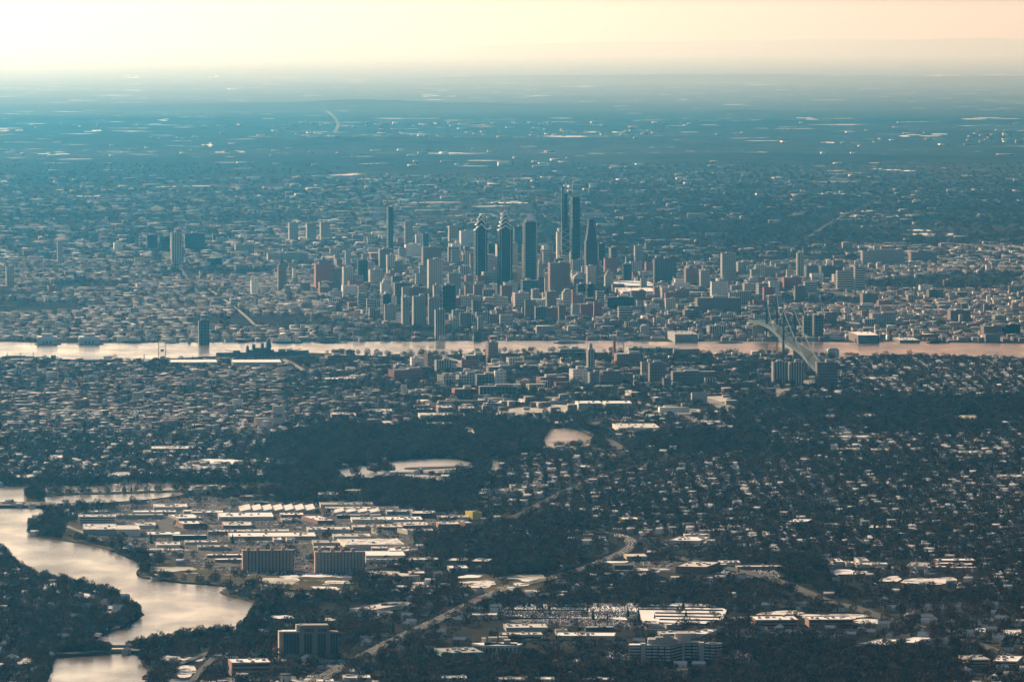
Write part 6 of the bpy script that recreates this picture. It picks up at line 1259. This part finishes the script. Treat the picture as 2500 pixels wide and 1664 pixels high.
for poly, cnt in LOTS:
    xs, ys_ = [p[0] for p in poly], [p[1] for p in poly]
    a = RNG.uniform(min(xs), max(xs), cnt*3); b_ = RNG.uniform(min(ys_), max(ys_), cnt*3); k = inpoly(a, b_, poly); a, b_ = a[k][:cnt], b_[k][:cnt]; gx, gy = GN(a, b_)
    gy = np.round(gy/14)*14; gx = np.round(gx/2.9)*2.9; X.append(gx); Y.append(gy)
hx = []                                   # cars driving on the highway
for i in range(0, len(hp)-1):
    for _ in range(5 if i > 2 else 3):
        t_ = random.random(); q = hp[i].lerp(hp[i+1], t_); d = (hp[i+1]-hp[i]).normalized(); o2 = Vector((-d.y, d.x, 0))*random.choice([-9, -6.5, -3.5, -1.8, 1.8, 3.5, 6.5, 9]); hx.append((q.x+o2.x, q.y+o2.y, math.atan2(d.y, d.x)))
X = np.concatenate(X); Y = np.concatenate(Y); _, ui = np.unique(np.stack([X, Y], 1), axis=0, return_index=True); X, Y = X[ui], Y[ui]; k = free(X, Y, 1) & offroad(X, Y, 1); X, Y = X[k], Y[k]; A = np.full(len(X), math.pi/2)
hx = np.array(hx); X = np.concatenate([X, hx[:, 0]]); Y = np.concatenate([Y, hx[:, 1]]); A = np.concatenate([A, hx[:, 2]]); Z = np.where(np.arange(len(X)) >= len(X)-len(hx), 3.1, .6)
CCOL = [('white', (.7, .7, .7)), ('silver', (.42, .43, .44)), ('black', (.02, .02, .022)), ('dark blue', (.03, .05, .12)), ('red', (.30, .03, .03)), ('grey', (.18, .18, .18))]
o_ = np.argsort(Y+(np.abs(PN(X, Y)[0]-1250) > 1240)*1e6); nearc, restc = o_[:300], o_[300:]
cars = []
for nm, c in CCOL:
    cm_ = mat(nm+' car paint', c, .35, .05, .1, spec=.5); t = thing('parked_car', '', 'car', (0, 0, 0)); m = M(); m.box(-2.2, 2.2, -.9, .9, .35, .95, bottom=True); m.box(-1.2, 1.3, -.8, .8, .95, 1.5, taper=.2); m.build('body', cm_, t)
    m = M(); m.box(-1.25, 1.35, -.82, .82, 1.0, 1.36, taper=.12); m.build('windows', GLASS, t)
    for sx2 in (-1.4, 1.4):
        for sy2 in (-.92, .75): w_ = M(); i0 = 0; n8 = 8; w_.v = [(sx2+.34*math.cos(q*.785), sy2+yy, .34+.34*math.sin(q*.785)) for yy in (0, .2) for q in range(8)]; w_.f = [tuple(range(8)), tuple(range(15, 7, -1))]+[(q, (q+1) % 8, 8+(q+1) % 8, 8+q) for q in range(8)]; w_.build('wheel', MATS['dark wall'], t)
    cars.append(t)
uc = set()
for j, i in enumerate(nearc):
    kk = (j*7+int(X[i])) % 6; t = cars[kk] if kk not in uc else copy_tree(cars[kk]); uc.add(kk); t.location = (X[i], Y[i], Z[i]); t.rotation_euler.z = A[i]; tag(t, f'{CCOL[kk][0]} car among the many cars of the foreground', 'car', f'{CCOL[kk][0]} cars of the foreground')
for kk in range(6):
    if kk not in uc: cars[kk].location = (0, -500, 0)
n = len(restc); cc = np.array([c for _, c in CCOL])[RNG.choice([0, 0, 1, 1, 2, 3, 4, 5], n)]
V, Q, Cc = boxes_np(X[restc], Y[restc], np.full(n, 4.4), np.full(n, 1.9), np.full(n, 2.1), A[restc], cc, cc); V[:, 2] = np.where(V[:, 2] < 0, .6, V[:, 2])
tag(quadmesh('parked_cars', V, Q, Cc, attrmat('car colours', .35)), 'rows of tiny parked cars between the warehouses', 'cars')
print('COUNTS', n1, n2, n3, n4, n5, 'houses', len(rest), 'trees', NT, len(fx), 'cars', len(X))
# ---------------------------------------------------------------- haze
hm = bpy.data.materials.new('haze air'); hm.use_nodes = True; n = hm.node_tree; n.nodes.clear()
o_ = n.nodes.new('ShaderNodeOutputMaterial'); pv = n.nodes.new('ShaderNodeVolumePrincipled')
pv.inputs['Color'].default_value = (0.08, 0.50, 1.0, 1); pv.inputs['Density'].default_value = HAZE
pv.inputs['Absorption Color'].default_value = (1, 1, 1, 1); pv.inputs['Anisotropy'].default_value = 0.915
n.links.new(pv.outputs[0], o_.inputs['Volume'])
hb = M().box(-90000, 90000, -1500, 192000, -2, 1350, bottom=True).build('haze', hm); tag(hb, kind='stuff')
tag(hb, 'thin blue winter haze filling the air over the whole city', 'haze')
mm = bpy.data.materials.new('added distant mist'); mm.use_nodes = True; n = mm.node_tree; n.nodes.clear()  # second volume, added to fade the far horizon from cyan to cream
o_ = n.nodes.new('ShaderNodeOutputMaterial'); pv = n.nodes.new('ShaderNodeVolumePrincipled'); pv.inputs['Color'].default_value = (1, .80, .60, 1); pv.inputs['Density'].default_value = 1.0e-5
pv.inputs['Absorption Color'].default_value = (1, 1, 1, 1); pv.inputs['Anisotropy'].default_value = 0.91; n.links.new(pv.outputs[0], o_.inputs['Volume'])
tag(M().box(-70000, 70000, 57000, 188000, -1.5, 1330, bottom=True).build('mist', mm), 'added pale mist volume whitening the farthest land', 'mist', kind='stuff')
